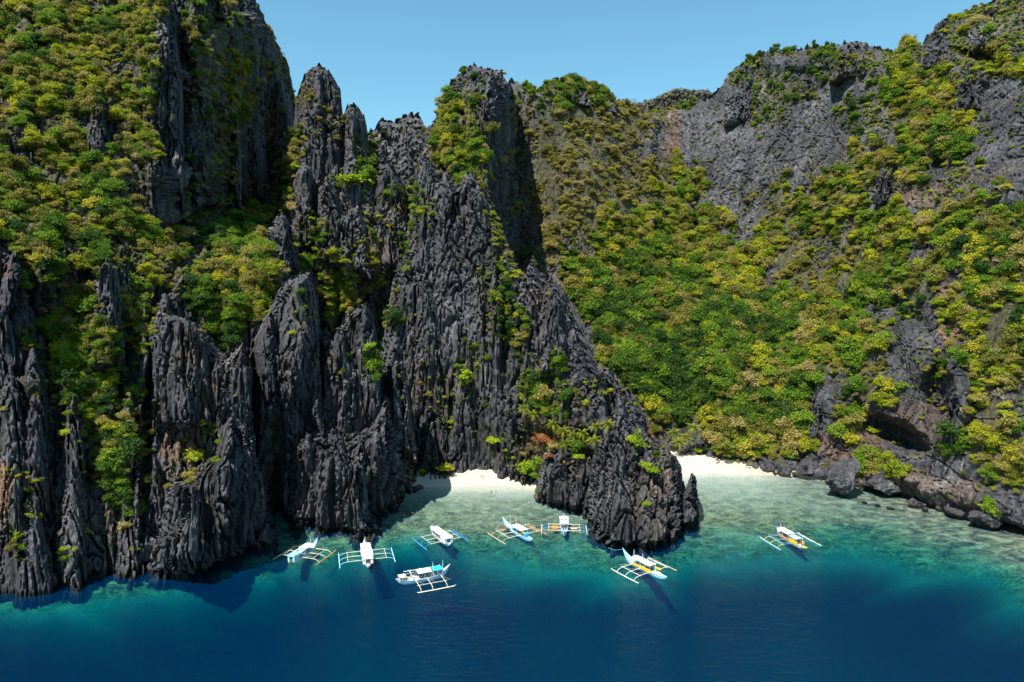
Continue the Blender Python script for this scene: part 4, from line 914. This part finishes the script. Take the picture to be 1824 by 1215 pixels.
for i, (px, py, sc, lb) in enumerate(((876, 795, 1.7, 'lime green bush low on the karst face above the small beach'), (789, 832, 1.5, 'yellow-green bush at the foot of the karst face, left end of the small beach'), (834, 672, 2.0, 'large lime green bush half way up the karst face behind the small beach'),
                                       (828, 690, 1.5, 'green bush hanging below the large lime bush on the karst face'), (352, 812, 2.0, 'yellow-green bush in the hollow above the left fore crag'), (672, 660, 2.2, 'round green bush in the notch right of the tall left crags'),
                                       (626, 332, 3.2, 'round bright green bush among the spires below the saddle'), (945, 838, 2.2, 'bright green bush at the right end of the small beach'), (952, 852, 1.6, 'low green bush touching the sand at the right end of the small beach'))):
    shrub_at(px, py, (('bright', 'yellow', 'bright', 'green', 'yellow', 'green', 'bright', 'bright', 'green')[i], i % 3), sc * 1.25, lb)
for i in range(26):
    px = 1546 + (i * 37 % 62); py = 830 + (i * 17 % 24)
    shrub_at(px, py, (('bright', 'yellow', 'yellow', 'olive')[i % 4], i % 3), .9, 'low yellow-green shrub on the grassy ledge behind the large boulder', 'shrubs on the grassy ledge')

# ------------------------------------------------------------------ boulders
def boulder(px, py, w, h, label, Yd=None, z0=0.0, under=.0, seed=0, sub=4, lean=0.0, rust=0.0, pale=0.0, group=None):
    Yc = float(water_Y(py, z0)) if Yd is None else Yd
    c = at_depth(px, py, Yc); m = Yc / FPX * 1.03; W = w * m; H = h * m
    bm = bmesh.new(); bmesh.ops.create_icosphere(bm, subdivisions=sub, radius=1.0)
    V = np.array([v.co[:] for v in bm.verts]); F = [[v.index for v in f.verts] for f in bm.faces]; bm.free()
    S = V * np.array([W / 2, W * .42, H / 2])
    g = np.random.default_rng(seed + 40)
    for _ in range(11):                                   # broken flat sides
        nn = g.normal(size=3); nn /= np.linalg.norm(nn); cut = .50 + .30 * g.random()
        dd = V @ nn; over = np.maximum(dd - cut, 0); S -= (over[:, None] * nn) * np.array([W / 2, W * .42, H / 2]) * .97
    sc = max(W, 1.5)
    dsp = .07 * sc * nz(S + seed * 13.7, sc * .45, sc * .45, sc * .5) + .06 * sc * ridged(S + seed * 7.7, sc * .17, sc * .17, sc * .24) + .03 * sc * ridged(S + seed, sc * .06, sc * .06, sc * .08)
    S = S * (1 + (dsp / (np.linalg.norm(S, axis=1) + .3))[:, None])
    t = np.clip((S[:, 2] / (H / 2) + 1) / 2, 0, 1)
    if under: k = 1 - under * (1 - sstep(0, .45, t)); S[:, 0] *= k; S[:, 1] *= k
    S[:, 0] += lean * (t - .3) * W; S[:, 2] += (.16 * S[:, 0] * t if lean else 0); S[:, 2] += H / 2 - .12 * H - .1
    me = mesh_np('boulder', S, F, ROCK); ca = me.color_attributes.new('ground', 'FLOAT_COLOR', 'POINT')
    ca.data.foreach_set('color', np.tile(np.array([0, pale, rust, 1], np.float32), len(S)))
    o = link(bpy.data.objects.new('boulder', me)); o.location = (c[0], c[1] + W * .25, z0); o.rotation_euler = (0, 0, 0)
    return tag(o, label, 'boulder', group)
boulder(1507, 886, 76, 66, 'large grey overhanging boulder standing alone in the shallows', under=.42, seed=1, sub=6, lean=.16)
boulder(1436, 850, 27, 25, 'small dark round boulder at the right end of the wide beach', under=.2, seed=2, sub=5)
for i, a in enumerate(((1376, 839, 17, 10, 'low brown rock on the sand left of the dark round boulder', .2), (1403, 842, 17, 9, 'flat brown rock half sunk in the sand near the dark round boulder', .4), (1466, 845, 16, 10, 'small pale rock between the dark round boulder and the large boulder', .0))):
    boulder(a[0], a[1], a[2], a[3], a[4], seed=10 + i, rust=a[5], pale=.4)
BK = [(1287, 812, 26, 24), (1303, 818, 30, 20), (1322, 822, 30, 22), (1342, 826, 26, 16), (1360, 830, 26, 16), (1385, 832, 30, 16), (1412, 836, 26, 16), (1450, 840, 30, 18), (1475, 838, 26, 24)]
for i, (px, py, w, h) in enumerate(BK):
    boulder(px, py, w, h, 'dark rock at the back edge of the wide beach under the bushes', z0=.8, seed=20 + i, rust=.12 * (i % 3), group='rocks along the back of the wide beach')
SR = [(1580, 884, 74, 44, 'broad dark boulder right of the large overhanging one', 0, 0), (1636, 906, 26, 22, 'grey angular boulder at the water edge below the orange rocks', .5, .1), (1622, 862, 40, 34, 'rounded dark boulder below the cave mouth', 0, .2), (1655, 885, 50, 46, 'tall orange brown boulder under the cave', 0, .7),
      (1648, 912, 14, 9, 'small pale rock beside the grey angular boulder', .6, 0), (1552, 872, 36, 28, 'brown boulder tucked behind the large overhanging boulder', 0, .4), (1690, 905, 56, 50, 'tan split boulder against the foot of the right cliff', .2, .6), (1600, 845, 30, 26, 'rounded boulder above the broad dark one', 0, .3),
      (1530, 820, 44, 34, 'orange stained boulder behind the large overhanging boulder', .2, .8), (1575, 822, 38, 26, 'pale broken boulder below the left side of the cave', .6, .5), (1496, 822, 34, 34, 'orange brown rock at the cliff foot behind the beach end', .2, .8), (1720, 925, 50, 34, 'dark boulder low against the right cliff', 0, .1),
      (1760, 945, 50, 34, 'pitted grey boulder under the overhang near the right edge', .3, 0), (1590, 908, 16, 6, 'small flat stone awash right of the large boulder', .2, .4), (1565, 903, 12, 6, 'tiny stone awash near the large boulder', .2, .4), (1541, 897, 10, 5, 'tiny dark stone beside the shadow of the large boulder', 0, .2)]
for i, (px, py, w, h, lb, pl, ru) in enumerate(SR): boulder(px, py, w, h, lb, seed=40 + i, sub=5 if w > 25 else 3, pale=pl, rust=ru * .45, under=.15)
boulder(962, 893, 32, 17, 'flat brown rock at the waterline left of the islet', seed=61, rust=.5, pale=.3)
boulder(1198, 962, 20, 12, 'low dark rock awash at the right foot of the islet', seed=62)
boulder(742, 878, 22, 16, 'dark rock at the tip of the left crags by the small beach', seed=63)

# ------------------------------------------------------------------ people
SKIN = simple('skin', (.42, .24, .16), .6, .03); SKIN2 = simple('tanned_skin', (.25, .13, .08), .6, .03); HAIR = simple('dark_hair', (.02, .015, .012), .6)
CLOTH = {'orange': simple('orange_vest_cloth', (.85, .16, .02), .7), 'red': simple('red_cloth', (.55, .04, .04), .7), 'blue': simple('blue_cloth', (.03, .10, .38), .7), 'white': simple('white_cloth', (.75, .75, .72), .7),
         'black': simple('black_cloth', (.02, .02, .025), .7), 'navy': simple('navy_cloth', (.015, .03, .10), .7), 'yellow': simple('yellow_cloth', (.75, .50, .03), .7)}
def body_mesh(pose, mat):
    J = {'pel': (0, 0, .95, .13), 'waist': (0, 0, 1.10, .12), 'chest': (0, 0, 1.33, .15), 'neck': (0, 0, 1.50, .055), 'head': (0, -.01, 1.60, .095), 'top': (0, 0, 1.70, .075), 'nose': (0, .10, 1.60, .02),
         'hipL': (.09, 0, .90, .095), 'kneeL': (.11, .02, .50, .06), 'ankL': (.11, 0, .08, .04), 'toeL': (.12, .16, .03, .035), 'hipR': (-.09, 0, .90, .095), 'kneeR': (-.11, .02, .50, .06), 'ankR': (-.11, 0, .08, .04), 'toeR': (-.12, .16, .03, .035),
         'shL': (.18, 0, 1.42, .06), 'elL': (.26, 0, 1.14, .042), 'wrL': (.27, .08, .90, .03), 'haL': (.27, .12, .80, .035), 'shR': (-.18, 0, 1.42, .06), 'elR': (-.26, 0, 1.14, .042), 'wrR': (-.27, .08, .90, .03), 'haR': (-.27, .12, .80, .035)}
    if pose == 'sit':
        for sd, k in (('L', 1), ('R', -1)):
            J['knee' + sd] = (.12 * k, .42, .92, .06); J['ank' + sd] = (.12 * k, .45, .52, .04); J['toe' + sd] = (.12 * k, .60, .48, .035)
            J['el' + sd] = (.24 * k, .08, 1.14, .042); J['wr' + sd] = (.18 * k, .30, 1.04, .03); J['ha' + sd] = (.16 * k, .38, 1.02, .035)
    if pose == 'swim':
        for sd, k in (('L', 1), ('R', -1)):
            J['knee' + sd] = (.14 * k, -.20, .55, .06); J['ank' + sd] = (.14 * k, -.55, .35, .04); J['toe' + sd] = (.14 * k, -.68, .25, .035)
            J['el' + sd] = (.42 * k, .18, 1.36, .042); J['wr' + sd] = (.42 * k, .42, 1.38, .03); J['ha' + sd] = (.40 * k, .52, 1.38, .035)
    names = list(J); idx = {n_: i for i, n_ in enumerate(names)}
    E = [('pel', 'waist'), ('waist', 'chest'), ('chest', 'neck'), ('neck', 'head'), ('head', 'top'), ('head', 'nose')]
    for sd in 'LR': E += [('pel', 'hip' + sd), ('hip' + sd, 'knee' + sd), ('knee' + sd, 'ank' + sd), ('ank' + sd, 'toe' + sd), ('chest', 'sh' + sd), ('sh' + sd, 'el' + sd), ('el' + sd, 'wr' + sd), ('wr' + sd, 'ha' + sd)]
    me = bpy.data.meshes.new('body'); me.from_pydata([J[n_][:3] for n_ in names], [(idx[a], idx[b]) for a, b in E], []); me.update()
    o = bpy.data.objects.new('tmp', me); COL.objects.link(o); md = o.modifiers.new('s', 'SKIN')
    for i, n_ in enumerate(names): me.skin_vertices[0].data[i].radius = (J[n_][3],) * 2
    me.skin_vertices[0].data[0].use_root = True
    o.modifiers.new('d', 'SUBSURF').levels = 1
    dg = bpy.context.evaluated_depsgraph_get(); ev = bpy.data.meshes.new_from_object(o.evaluated_get(dg)); bpy.data.objects.remove(o); ev.name = 'body'
    ev.materials.clear(); ev.materials.append(mat); return ev
def ring_mesh(name, rings, mat, n=10):
    mb = MB(); V = []; F = []
    for (z, rx, ry, cy) in rings: V += [(rx * math.cos(2 * math.pi * k / n), cy + ry * math.sin(2 * math.pi * k / n), z) for k in range(n)]
    for i in range(len(rings) - 1):
        for k in range(n): F.append((i * n + k, i * n + (k + 1) % n, (i + 1) * n + (k + 1) % n, (i + 1) * n + k))
    F.append(tuple(range(n))[::-1]); F.append(tuple((len(rings) - 1) * n + k for k in range(n)))
    return mb.add(V, F).mesh(name, mat, True)
BODY = {(p, m): body_mesh(p, SKIN if m == 0 else SKIN2) for p in ('stand', 'sit', 'swim') for m in (0, 1)}
HAIRM = ring_mesh('hair', [(1.58, .09, .085, -.04), (1.64, .112, .112, -.02), (1.70, .105, .11, -.01), (1.76, .06, .07, -.01)], HAIR)
VEST = {c: ring_mesh('life_vest', [(1.05, .17, .15, 0), (1.2, .21, .19, 0), (1.38, .22, .20, 0), (1.47, .15, .14, 0)], CLOTH[c]) for c in CLOTH}
SHORT = {c: ring_mesh('shorts', [(.78, .20, .14, .0), (.9, .21, .16, 0), (1.05, .165, .15, 0)], CLOTH[c]) for c in CLOTH}
def person(loc, rz, pose, top, low, label, cat='person', group=None, tone=0, tilt=0):
    o = empty('person', loc, rz, label, cat, group); o.rotation_euler = (tilt, 0, rz)
    link(bpy.data.objects.new('body', BODY[(pose, tone)]), o); link(bpy.data.objects.new('hair', HAIRM), o)
    if top: link(bpy.data.objects.new('life_vest' if top == 'orange' else 'shirt', VEST[top]), o)
    if low: link(bpy.data.objects.new('shorts', SHORT[low]), o)
    return o
def bedz(px, py): return float(at_depth(px, py, water_Y(py))[2])
p0 = on_water(857, 852, 1.0); person(p0, 2.8, 'stand', None, 'red', 'person in red shorts standing on the small beach, left of a pair')
p0 = on_water(861.5, 852.5, 1.0); person(p0, 3.4, 'stand', 'white', 'black', 'person in white top standing on the small beach, right of a pair', tone=1)
p0 = on_water(875.5, 877, 0); person((p0[0], p0[1], -.75), 3.0, 'stand', None, 'black', 'person wading waist deep off the small beach', tone=1)
p0 = on_water(883, 876, 0); person((p0[0], p0[1], -1.25), 2.0, 'stand', None, 'navy', 'person in the shallows with only head and shoulders out', tone=1)
for i, (px, py, c, lb) in enumerate(((719.5, 918, 'orange', 'swimmer in orange life vest, left one of the pair by the crag shadow'), (723.5, 920, 'orange', 'swimmer in orange life vest, right one of the pair by the crag shadow'), (735.5, 905, 'orange', 'swimmer in orange life vest farthest towards the small beach'),
                                      (736, 914.5, 'orange', 'swimmer in orange life vest next to the snorkelling pair off the left crags'), (730.5, 913, 'blue', 'swimmer in blue top between the orange vested swimmers'), (748.5, 913, 'black', 'dark clothed swimmer right of the orange vested swimmers'))):
    p0 = on_water(px, py, 0); person((p0[0], p0[1] + .1, -.80), 1.0 * i, 'swim', c, None, lb, tone=i % 2, tilt=-.5)

# ------------------------------------------------------------------ outrigger boats
PT = {'white': simple('white_boat_paint', (.80, .80, .78), .45, .04, 2), 'cream': simple('cream_boat_paint', (.78, .73, .62), .5, .05, 2), 'cyan': simple('pale_blue_boat_paint', (.34, .68, .80), .45, .06, 2), 'blue': simple('blue_boat_paint', (.05, .28, .70), .45, .06, 2),
      'lightblue': simple('light_blue_boat_paint', (.42, .66, .86), .45, .05, 2), 'yellow': simple('yellow_boat_paint', (.85, .52, .02), .5, .06, 2), 'orange': simple('orange_boat_paint', (.78, .26, .06), .5, .08, 2), 'tan': simple('bamboo', (.62, .44, .25), .6, .12, 2),
      'mint': simple('mint_canvas', (.35, .72, .60), .8, .05, 2), 'teal': simple('teal_canvas', (.02, .50, .45), .8, .05, 2), 'canvas': simple('white_canvas', (.84, .81, .77), .8, .04, 1.5), 'deck': simple('deck_wood', (.42, .28, .16), .7, .15, 4), 'dark': simple('dark_opening', (.03, .035, .04), .6),
      'brown': simple('brown_net', (.12, .08, .07), .9, .2, 4), 'grey': simple('grey_metal', (.45, .47, .50), .4), 'rope': simple('yellow_rope', (.60, .42, .12), .8), 'blueshade': simple('blue_tarpaulin', (.05, .35, .62), .7)}
def bangka(name_label, bow, stern, hull='white', trim='blue', inner='lightblue', floats=('white', 'white'), arms='white', knuck=None, rail=None, canopies=(), cabin=None, curtains=(), masts=((3, 3.4), (-1, 3.2)), span=15.0, arm_x=(3.6, 0, -3.6), float_x=(5.4, -5.4),
           prow=1.5, beam=2.3, extras=(), ropes=None, crew=(), tag_group='outrigger boats moored in the coves', Lset=None, stern_up=.5):
    pb = Vector(on_water(bow[0], bow[1], 1.4)); ps = Vector(on_water(stern[0], stern[1], .9)); mid = (pb + ps) / 2; d = pb - ps; rz = math.atan2(d.y, d.x)
    L = Lset or max(15.0, min(20.0, d.length)); H = L / 2
    o = empty('outrigger_boat', (mid.x, mid.y, 0), rz, name_label, 'outrigger boat', tag_group)
    # hull: double-ended, lofted
    n = 22; V = []; F = []; K = 9
    def st(x):
        q = x / H; b = beam / 2 * max(.02, 1 - abs(q) ** 2.6); sh = .95 + prow * max(0, q) ** 3.2 + stern_up * max(0, -q) ** 3.5; kl = -.45 + (sh + .30) * max(0, abs(q) - .55) ** 2 / .2025 * .92
        return b, sh, kl
    for i in range(n + 1):
        x = -H + L * i / n; b, sh, kl = st(x)
        for k in range(K):
            a = math.pi * k / (K - 1); y = b * math.cos(a) * (1 if abs(math.cos(a)) > .99 else 1.0); zz = sh - (sh - kl) * math.sin(a) ** .75
            V.append((x, y, zz))
    for i in range(n):
        for k in range(K - 1): a = i * K + k; F.append((a, a + 1, a + K + 1, a + K))
    F.append(tuple(range(K))); F.append(tuple(n * K + k for k in range(K))[::-1])
    MB().add(V, F).obj('hull', PT[hull], o, True)
    V = []; F = []
    for i in range(n + 1):
        x = -H + L * i / n; b, sh, kl = st(x); z = sh - .16 if abs(x) < H * .62 else sh - .05; V += [(x, b * .95, z), (x, -b * .95, z)]
    for i in range(n): F.append((2 * i, 2 * i + 1, 2 * i + 3, 2 * i + 2))
    MB().add(V, F).obj('deck', PT[inner], o)
    for sg in (1, -1):
        pts = [(-H + L * i / n, sg * st(-H + L * i / n)[0] * 1.02, st(-H + L * i / n)[1] + .02) for i in range(n + 1)]
        MB().tube(pts, .075, 5).obj('gunwale', PT[trim], o)
    MB().tube([(H - .15, 0, st(H)[1] - .3), (H + .35, 0, st(H)[1] + .35)], [.10, .05], 5).obj('prow_post', PT[trim], o)
    yr = span / 2 * .70; yf = span / 2
    for s_i, sg in enumerate((1, -1)):
        fc = PT[floats[s_i]]
        MB().tube([(float_x[1] - .4, sg * yf, .32), (float_x[1], sg * yf, .16), ((float_x[0] + float_x[1]) / 2, sg * yf, .12), (float_x[0], sg * yf, .18), (float_x[0] + .7, sg * yf, .45)], [.08, .13, .14, .13, .06], 7).obj('outrigger_float', fc, o, True)
        MB().tube([(arm_x[-1] - .6, sg * yr, 1.18), (arm_x[0] + .6, sg * yr, 1.18)], .065, 5).obj('outrigger_rail', PT[rail or arms], o)
        for ax in arm_x:
            b = st(ax)[0]
            MB().tube([(ax, 0.0, 1.06), (ax, sg * b, 1.10), (ax, sg * yr, 1.10)], .08, 5).obj('outrigger_arm', PT[arms], o)
            MB().tube([(ax, sg * yr, 1.10), (ax, sg * (yr + (yf - yr) * .6), .85), (ax, sg * yf, .2)], [.08, .07, .055], 5).obj('outrigger_knuckle', PT[knuck or arms], o)
            MB().tube([(ax + .05, sg * b, 1.0), (ax + 1.7, sg * yr, 1.14)], .03, 4).obj('brace_rope', PT['rope'], o)
    for (x0, x1, colr, z, w) in canopies:
        mb = MB(); m = 5; nn = 5; V = []; F = []
        for lay in (0, -.07):
            for i in range(m + 1):
                for j in range(nn + 1):
                    y = -w + 2 * w * j / nn; V.append((x0 + (x1 - x0) * i / m, y, z + .16 * (1 - (y / w) ** 2) - .05 * math.sin(math.pi * 3 * i / m) ** 2 + lay))
        q = (m + 1) * (nn + 1)
        for i in range(m):
            for j in range(nn): a = i * (nn + 1) + j; F += [(a, a + nn + 1, a + nn + 2, a + 1), (q + a, q + a + 1, q + a + nn + 2, q + a + nn + 1)]
        for i in range(m): a = i * (nn + 1); F += [(a, q + a, q + a + nn + 1, a + nn + 1), (a + nn, a + nn + nn + 1, q + a + nn + nn + 1, q + a + nn)]
        for j in range(nn): F += [(j, j + 1, q + j + 1, q + j), (m * (nn + 1) + j, q + m * (nn + 1) + j, q + m * (nn + 1) + j + 1, m * (nn + 1) + j + 1)]
        mb.add(V, F).obj('canopy', PT[colr], o)
        for xx in (x0 + .15, (x0 + x1) / 2, x1 - .15):
            for sg in (1, -1): MB().tube([(xx, sg * min(w - .1, beam / 2 + .05), .9), (xx, sg * (w - .12), z + .02)], .045, 5).obj('canopy_post', PT['white'], o)
        for sg in (1, -1): MB().box(((x0 + x1) / 2, sg * .62, 1.18), (abs(x1 - x0) * .85, .36, .09)).obj('bench', PT['deck'], o)
    if cabin:
        x0, x1, colr, z, w = cabin
        for sg in (1, -1): MB().box(((x0 + x1) / 2, sg * w, (z + .85) / 2 + .1), (abs(x1 - x0), .07, z - 1.0)).obj('cabin_side', PT[colr], o)
        MB().box((max(x0, x1), 0, (z + .85) / 2 + .1), (.07, 2 * w - .08, z - 1.0)).obj('cabin_front', PT[colr], o)
        for sg in (1, -1): MB().box((min(x0, x1), sg * w * .72, (z + .85) / 2 + .1), (.07, w * .5, z - 1.0)).obj('cabin_back', PT[colr], o)
        MB().box(((x0 + x1) / 2, 0, z - .32), (abs(x1 - x0) + .3, 2 * w + .22, .07)).obj('cabin_roof', PT[colr], o)
        MB().box(((x0 + x1) / 2, 0, 1.15), (abs(x1 - x0) * .6, .7, .5)).obj('engine_box', PT['grey'], o)
        MB().box(((x0 + x1) / 2 - .2, w * .45, 1.25), (.5, .4, .7)).obj('water_drum', PT['yellow'], o)
    for (x0, x1, sg, colr, z0, z1) in curtains:
        yb = beam / 2 + .16; MB().box(((x0 + x1) / 2, sg * (yb + .05), (z0 + z1) / 2), (abs(x1 - x0), .10, z1 - z0)).obj('side_board', PT[colr], o)
    for (x, h) in masts:
        MB().tube([(x, 0, .6), (x, 0, 1.4 + h)], [.075, .05], 6).obj('mast', PT['white'], o)
        if ropes:
            for sg in (1, -1): MB().tube([(x, 0, 1.2 + h), (x + .8, sg * yr, 1.2)], .035, 4).obj('stay_rope', PT[ropes], o)
        else:
            for sg in (1, -1): MB().tube([(x, 0, 1.2 + h), (x, sg * beam / 2, 1.0)], .02, 4).obj('stay_rope', PT['grey'], o)
    for (kind, x, y, z, sx, sy, sz, colr) in extras: MB().box((x, y, z), (sx, sy, sz), Matrix.Rotation(.12, 3, 'Z')).obj(kind, PT[colr], o)
    M = Matrix.Translation((mid.x, mid.y, 0)) @ Matrix.Rotation(rz, 4, 'Z')
    for (x, y, pose, top, low, a, lb) in crew:
        p = M @ Vector((x, y, .80 if pose == 'stand' else .42)); person(p, rz + a, pose, top, low, lb, tone=1)
    return o, M
bangka('white outrigger boat with mint green and white canopies, leftmost of the moored boats', (564, 968), (520, 1000), hull='white', trim='blue', floats=('tan', 'orange'), arms='cream', canopies=((-6.2, -1.6, 'mint', 2.75, 1.35), (-1.3, 2.8, 'canvas', 2.9, 1.35)),
       cabin=(-7.2, -4.6, 'cyan', 2.95, 1.15), masts=((3.4, 3.0),), prow=2.2, extras=(('roof_hatch', -3.6, .1, 3.0, .8, .6, .06, 'dark'), ('fuel_can', -8.0, .2, 1.2, .4, .3, .5, 'yellow')), crew=((1.0, .5, 'sit', 'white', 'navy', 1.2, 'person in white seated aboard the boat with the mint green canopy'),))
bangka('all white outrigger boat seen stern on with its long white canopy, second from the left', (649, 968), (657, 1011), hull='white', trim='cream', floats=('lightblue', 'lightblue'), arms='cream', knuck='lightblue', canopies=((-4.6, .2, 'canvas', 2.9, 1.75), (.4, 5.2, 'canvas', 2.95, 1.55)),
       cabin=(-6.8, -4.8, 'white', 3.0, 1.5), masts=((5.6, 3.6), (-3.0, 3.4)), beam=2.8, span=16.5, curtains=((.5, 3.5, 1, 'orange', 1.0, 1.7),), crew=((-6.2, .3, 'stand', 'yellow', 'red', 3.1, 'person in yellow standing at the stern of the all white boat'), (-6.9, -.3, 'sit', 'red', 'navy', 3.1, 'person in red seated at the stern of the all white boat')))
bangka('pale blue outrigger boat with white and teal canopies lying broadside, nearest the camera', (800, 1017), (705, 1037), hull='lightblue', trim='white', floats=('lightblue', 'cream'), arms='cream', canopies=((-1.8, 2.3, 'canvas', 2.9, 1.5), (2.6, 5.6, 'teal', 3.0, 1.5), (-7.2, -5.2, 'white', 2.5, 1.1)),
       masts=((3.0, 3.6), (6.0, 3.6), (-3.6, 2.6)), prow=2.3, beam=2.4, stern_up=.9, arm_x=(5.0, .8, -2.6), float_x=(6.8, -3.4), extras=(('locker', -3.0, -.95, 1.5, .9, .5, 1.1, 'white'), ('water_drum', -4.6, -.2, 1.5, .5, .5, .8, 'yellow'), ('side_rail', -4.4, 1.0, 2.3, 4.2, .08, .08, 'white'), ('side_rail', -4.4, -1.0, 2.3, 4.2, .08, .08, 'white')),
       crew=((5.2, -.6, 'sit', 'red', 'navy', -1.4, 'person in red seated under the teal canopy of the broadside boat'), (2.0, -.7, 'sit', 'yellow', 'black', -1.4, 'person in yellow seated amidships on the broadside boat'), (.4, -.7, 'sit', 'navy', 'black', -1.4, 'person in navy seated beside the locker of the broadside boat'), (-1.0, -.6, 'sit', 'black', 'red', -1.6, 'person in black seated by the locker on the broadside boat'), (-6.6, 0, 'stand', 'white', 'navy', -1.0, 'person in white standing at the stern of the broadside boat')))
bangka('white outrigger boat with bright blue floats, between the broadside boat and the small beach', (768, 943), (803, 971), hull='lightblue', trim='white', floats=('blue', 'blue'), arms='cream', knuck='blue', rail='lightblue', canopies=((-2.4, 1.2, 'canvas', 2.9, 1.5), (1.4, 5.4, 'canvas', 2.95, 1.45)),
       cabin=(-6.0, -3.0, 'white', 3.0, 1.45), masts=((5.8, 2.6),), prow=1.6, curtains=((-.5, 2.2, 1, 'red' if 'red' in PT else 'orange', 1.0, 1.35),), crew=((5.9, .2, 'sit', 'red', 'navy', 0, 'person in red seated at the bow of the boat with bright blue floats'), (6.6, -.3, 'stand', 'navy', 'black', .6, 'person in navy standing at the bow of the boat with bright blue floats')))
bangka('cyan and white outrigger boat with an orange float and yellow mast ropes', (896, 930), (949, 963), hull='cyan', trim='cyan', inner='cyan', floats=('tan', 'orange'), arms='cream', knuck='tan', canopies=((-4.6, 1.6, 'canvas', 2.9, 1.5),), masts=((4.6, 4.2), (.8, 4.2)), ropes='rope', prow=2.1, span=16.5,
       extras=(('folded_net', 4.2, 2.2, 1.35, 3.4, 1.6, .25, 'brown'), ('blue_cover', -5.4, -.2, 1.7, 1.4, 1.7, .8, 'blueshade'), ('yellow_bundle', -4.8, .6, 2.2, .9, .5, .3, 'yellow'), ('blue_cover', 2.4, -.2, 1.35, 1.2, 1.4, .4, 'blueshade')),
       crew=((-2.2, -.7, 'sit', 'white', 'navy', -1.4, 'person in white seated under the canopy of the cyan boat'), (-3.6, -.7, 'sit', 'navy', 'black', -1.4, 'person in navy seated near the stern of the cyan boat')))
bangka('small white outrigger boat pointing at the camera right beside the islet', (1006, 956), (1004, 922), hull='lightblue', trim='blue', floats=('lightblue', 'cream'), arms='cream', knuck='blue', rail='cream', canopies=((-5.2, -2.2, 'canvas', 3.0, 1.6), (-1.8, 1.2, 'canvas', 2.7, 1.5)), masts=((-6.2, 2.6),), prow=1.2, Lset=15, span=15.5, arm_x=(3.4, .4, -2.6), float_x=(4.4, -3.6),
       extras=(('life_vest_pile', 1.6, -3.2, 1.35, 1.8, 2.0, .5, 'orange'), ('walk_plank', 1.8, 3.3, 1.2, .5, 2.2, .06, 'cream')),
       crew=((2.6, .4, 'sit', 'navy', 'black', 1.2, 'person in navy seated at the bow of the small boat beside the islet'), (3.4, -.3, 'sit', 'blue', 'navy', -1.2, 'person in blue seated at the bow tip of the small boat beside the islet'), (2.0, -.7, 'stand', 'red', 'black', .2, 'person in red standing on the small boat beside the islet')))
bY, MY = bangka('white and yellow outrigger boat tied by its pale blue bow to the islet', (1110, 990), (1188, 1031), hull='lightblue', trim='lightblue', inner='cyan', floats=('cream', 'tan'), arms='white', canopies=((-3.6, .6, 'canvas', 2.95, 1.35), (.8, 4.2, 'canvas', 3.0, 1.35)), masts=((4.4, 3.6), (.7, 3.6), (-4.4, 3.2)), prow=2.6, span=15.5,
       curtains=((1.0, 4.6, 1, 'yellow', .95, 1.5), (-4.2, .6, 1, 'yellow', .9, 1.85), (-5.4, -1.6, -1, 'yellow', 1.6, 2.2)), extras=(('ice_box', -6.0, .2, 1.35, 1.2, 1.2, .5, 'white'), ('seat_pad', 2.8, -1.5, 1.0, 2.6, .5, .12, 'yellow')),
       crew=((-1.6, -.5, 'sit', 'red', 'navy', -1.4, 'person in red seated under the canopy of the yellow sided boat'), (-3.0, .4, 'sit', 'black', 'navy', -1.4, 'person in black seated near the stern of the yellow sided boat'), (1.8, .3, 'sit', 'navy', 'black', -1.4, 'person in navy seated forward on the yellow sided boat')))
bangka('yellow and white outrigger boat with blue arms and yellow knuckles, alone off the wide beach', (1383, 944), (1434, 976), hull='white', trim='blue', inner='cream', floats=('lightblue', 'white'), arms='blue', knuck='yellow', rail='lightblue', canopies=((-.6, 5.2, 'canvas', 2.95, 1.45), (-4.6, -1.0, 'lightblue', 2.7, 1.3)), masts=((5.2, 3.0), (-.8, 3.0), (-6.0, 2.8)), prow=1.5, stern_up=.3,
       curtains=((-5.4, -1.2, 1, 'yellow', .8, 2.1), (-.8, 4.4, 1, 'orange', .95, 1.45), (-5.2, -2.0, -1, 'yellow', .95, 1.9)), extras=(('stern_deck', -7.0, 0, 1.05, 1.8, 1.2, .15, 'yellow'), ('solar_panel', -2.6, .1, 3.0, 1.6, 1.2, .06, 'grey')),
       crew=((-6.0, .1, 'sit', 'red', 'navy', 2.8, 'person in red seated at the stern of the yellow boat off the wide beach'), (2.2, -.6, 'sit', 'red', 'black', -1.4, 'person in red seated under the canopy of the yellow boat off the wide beach')))
bowp = MY @ Vector((9.6, 0, 3.3)); rk = Vector(on_water(1083, 976, 2.0)); midr = (bowp + rk) / 2 - Vector((0, 0, .5))
tag(MB().tube([bowp, midr, rk], .06, 5).obj('mooring_rope', PT['blueshade']), 'blue mooring rope from the yellow sided boat to the islet', 'rope')
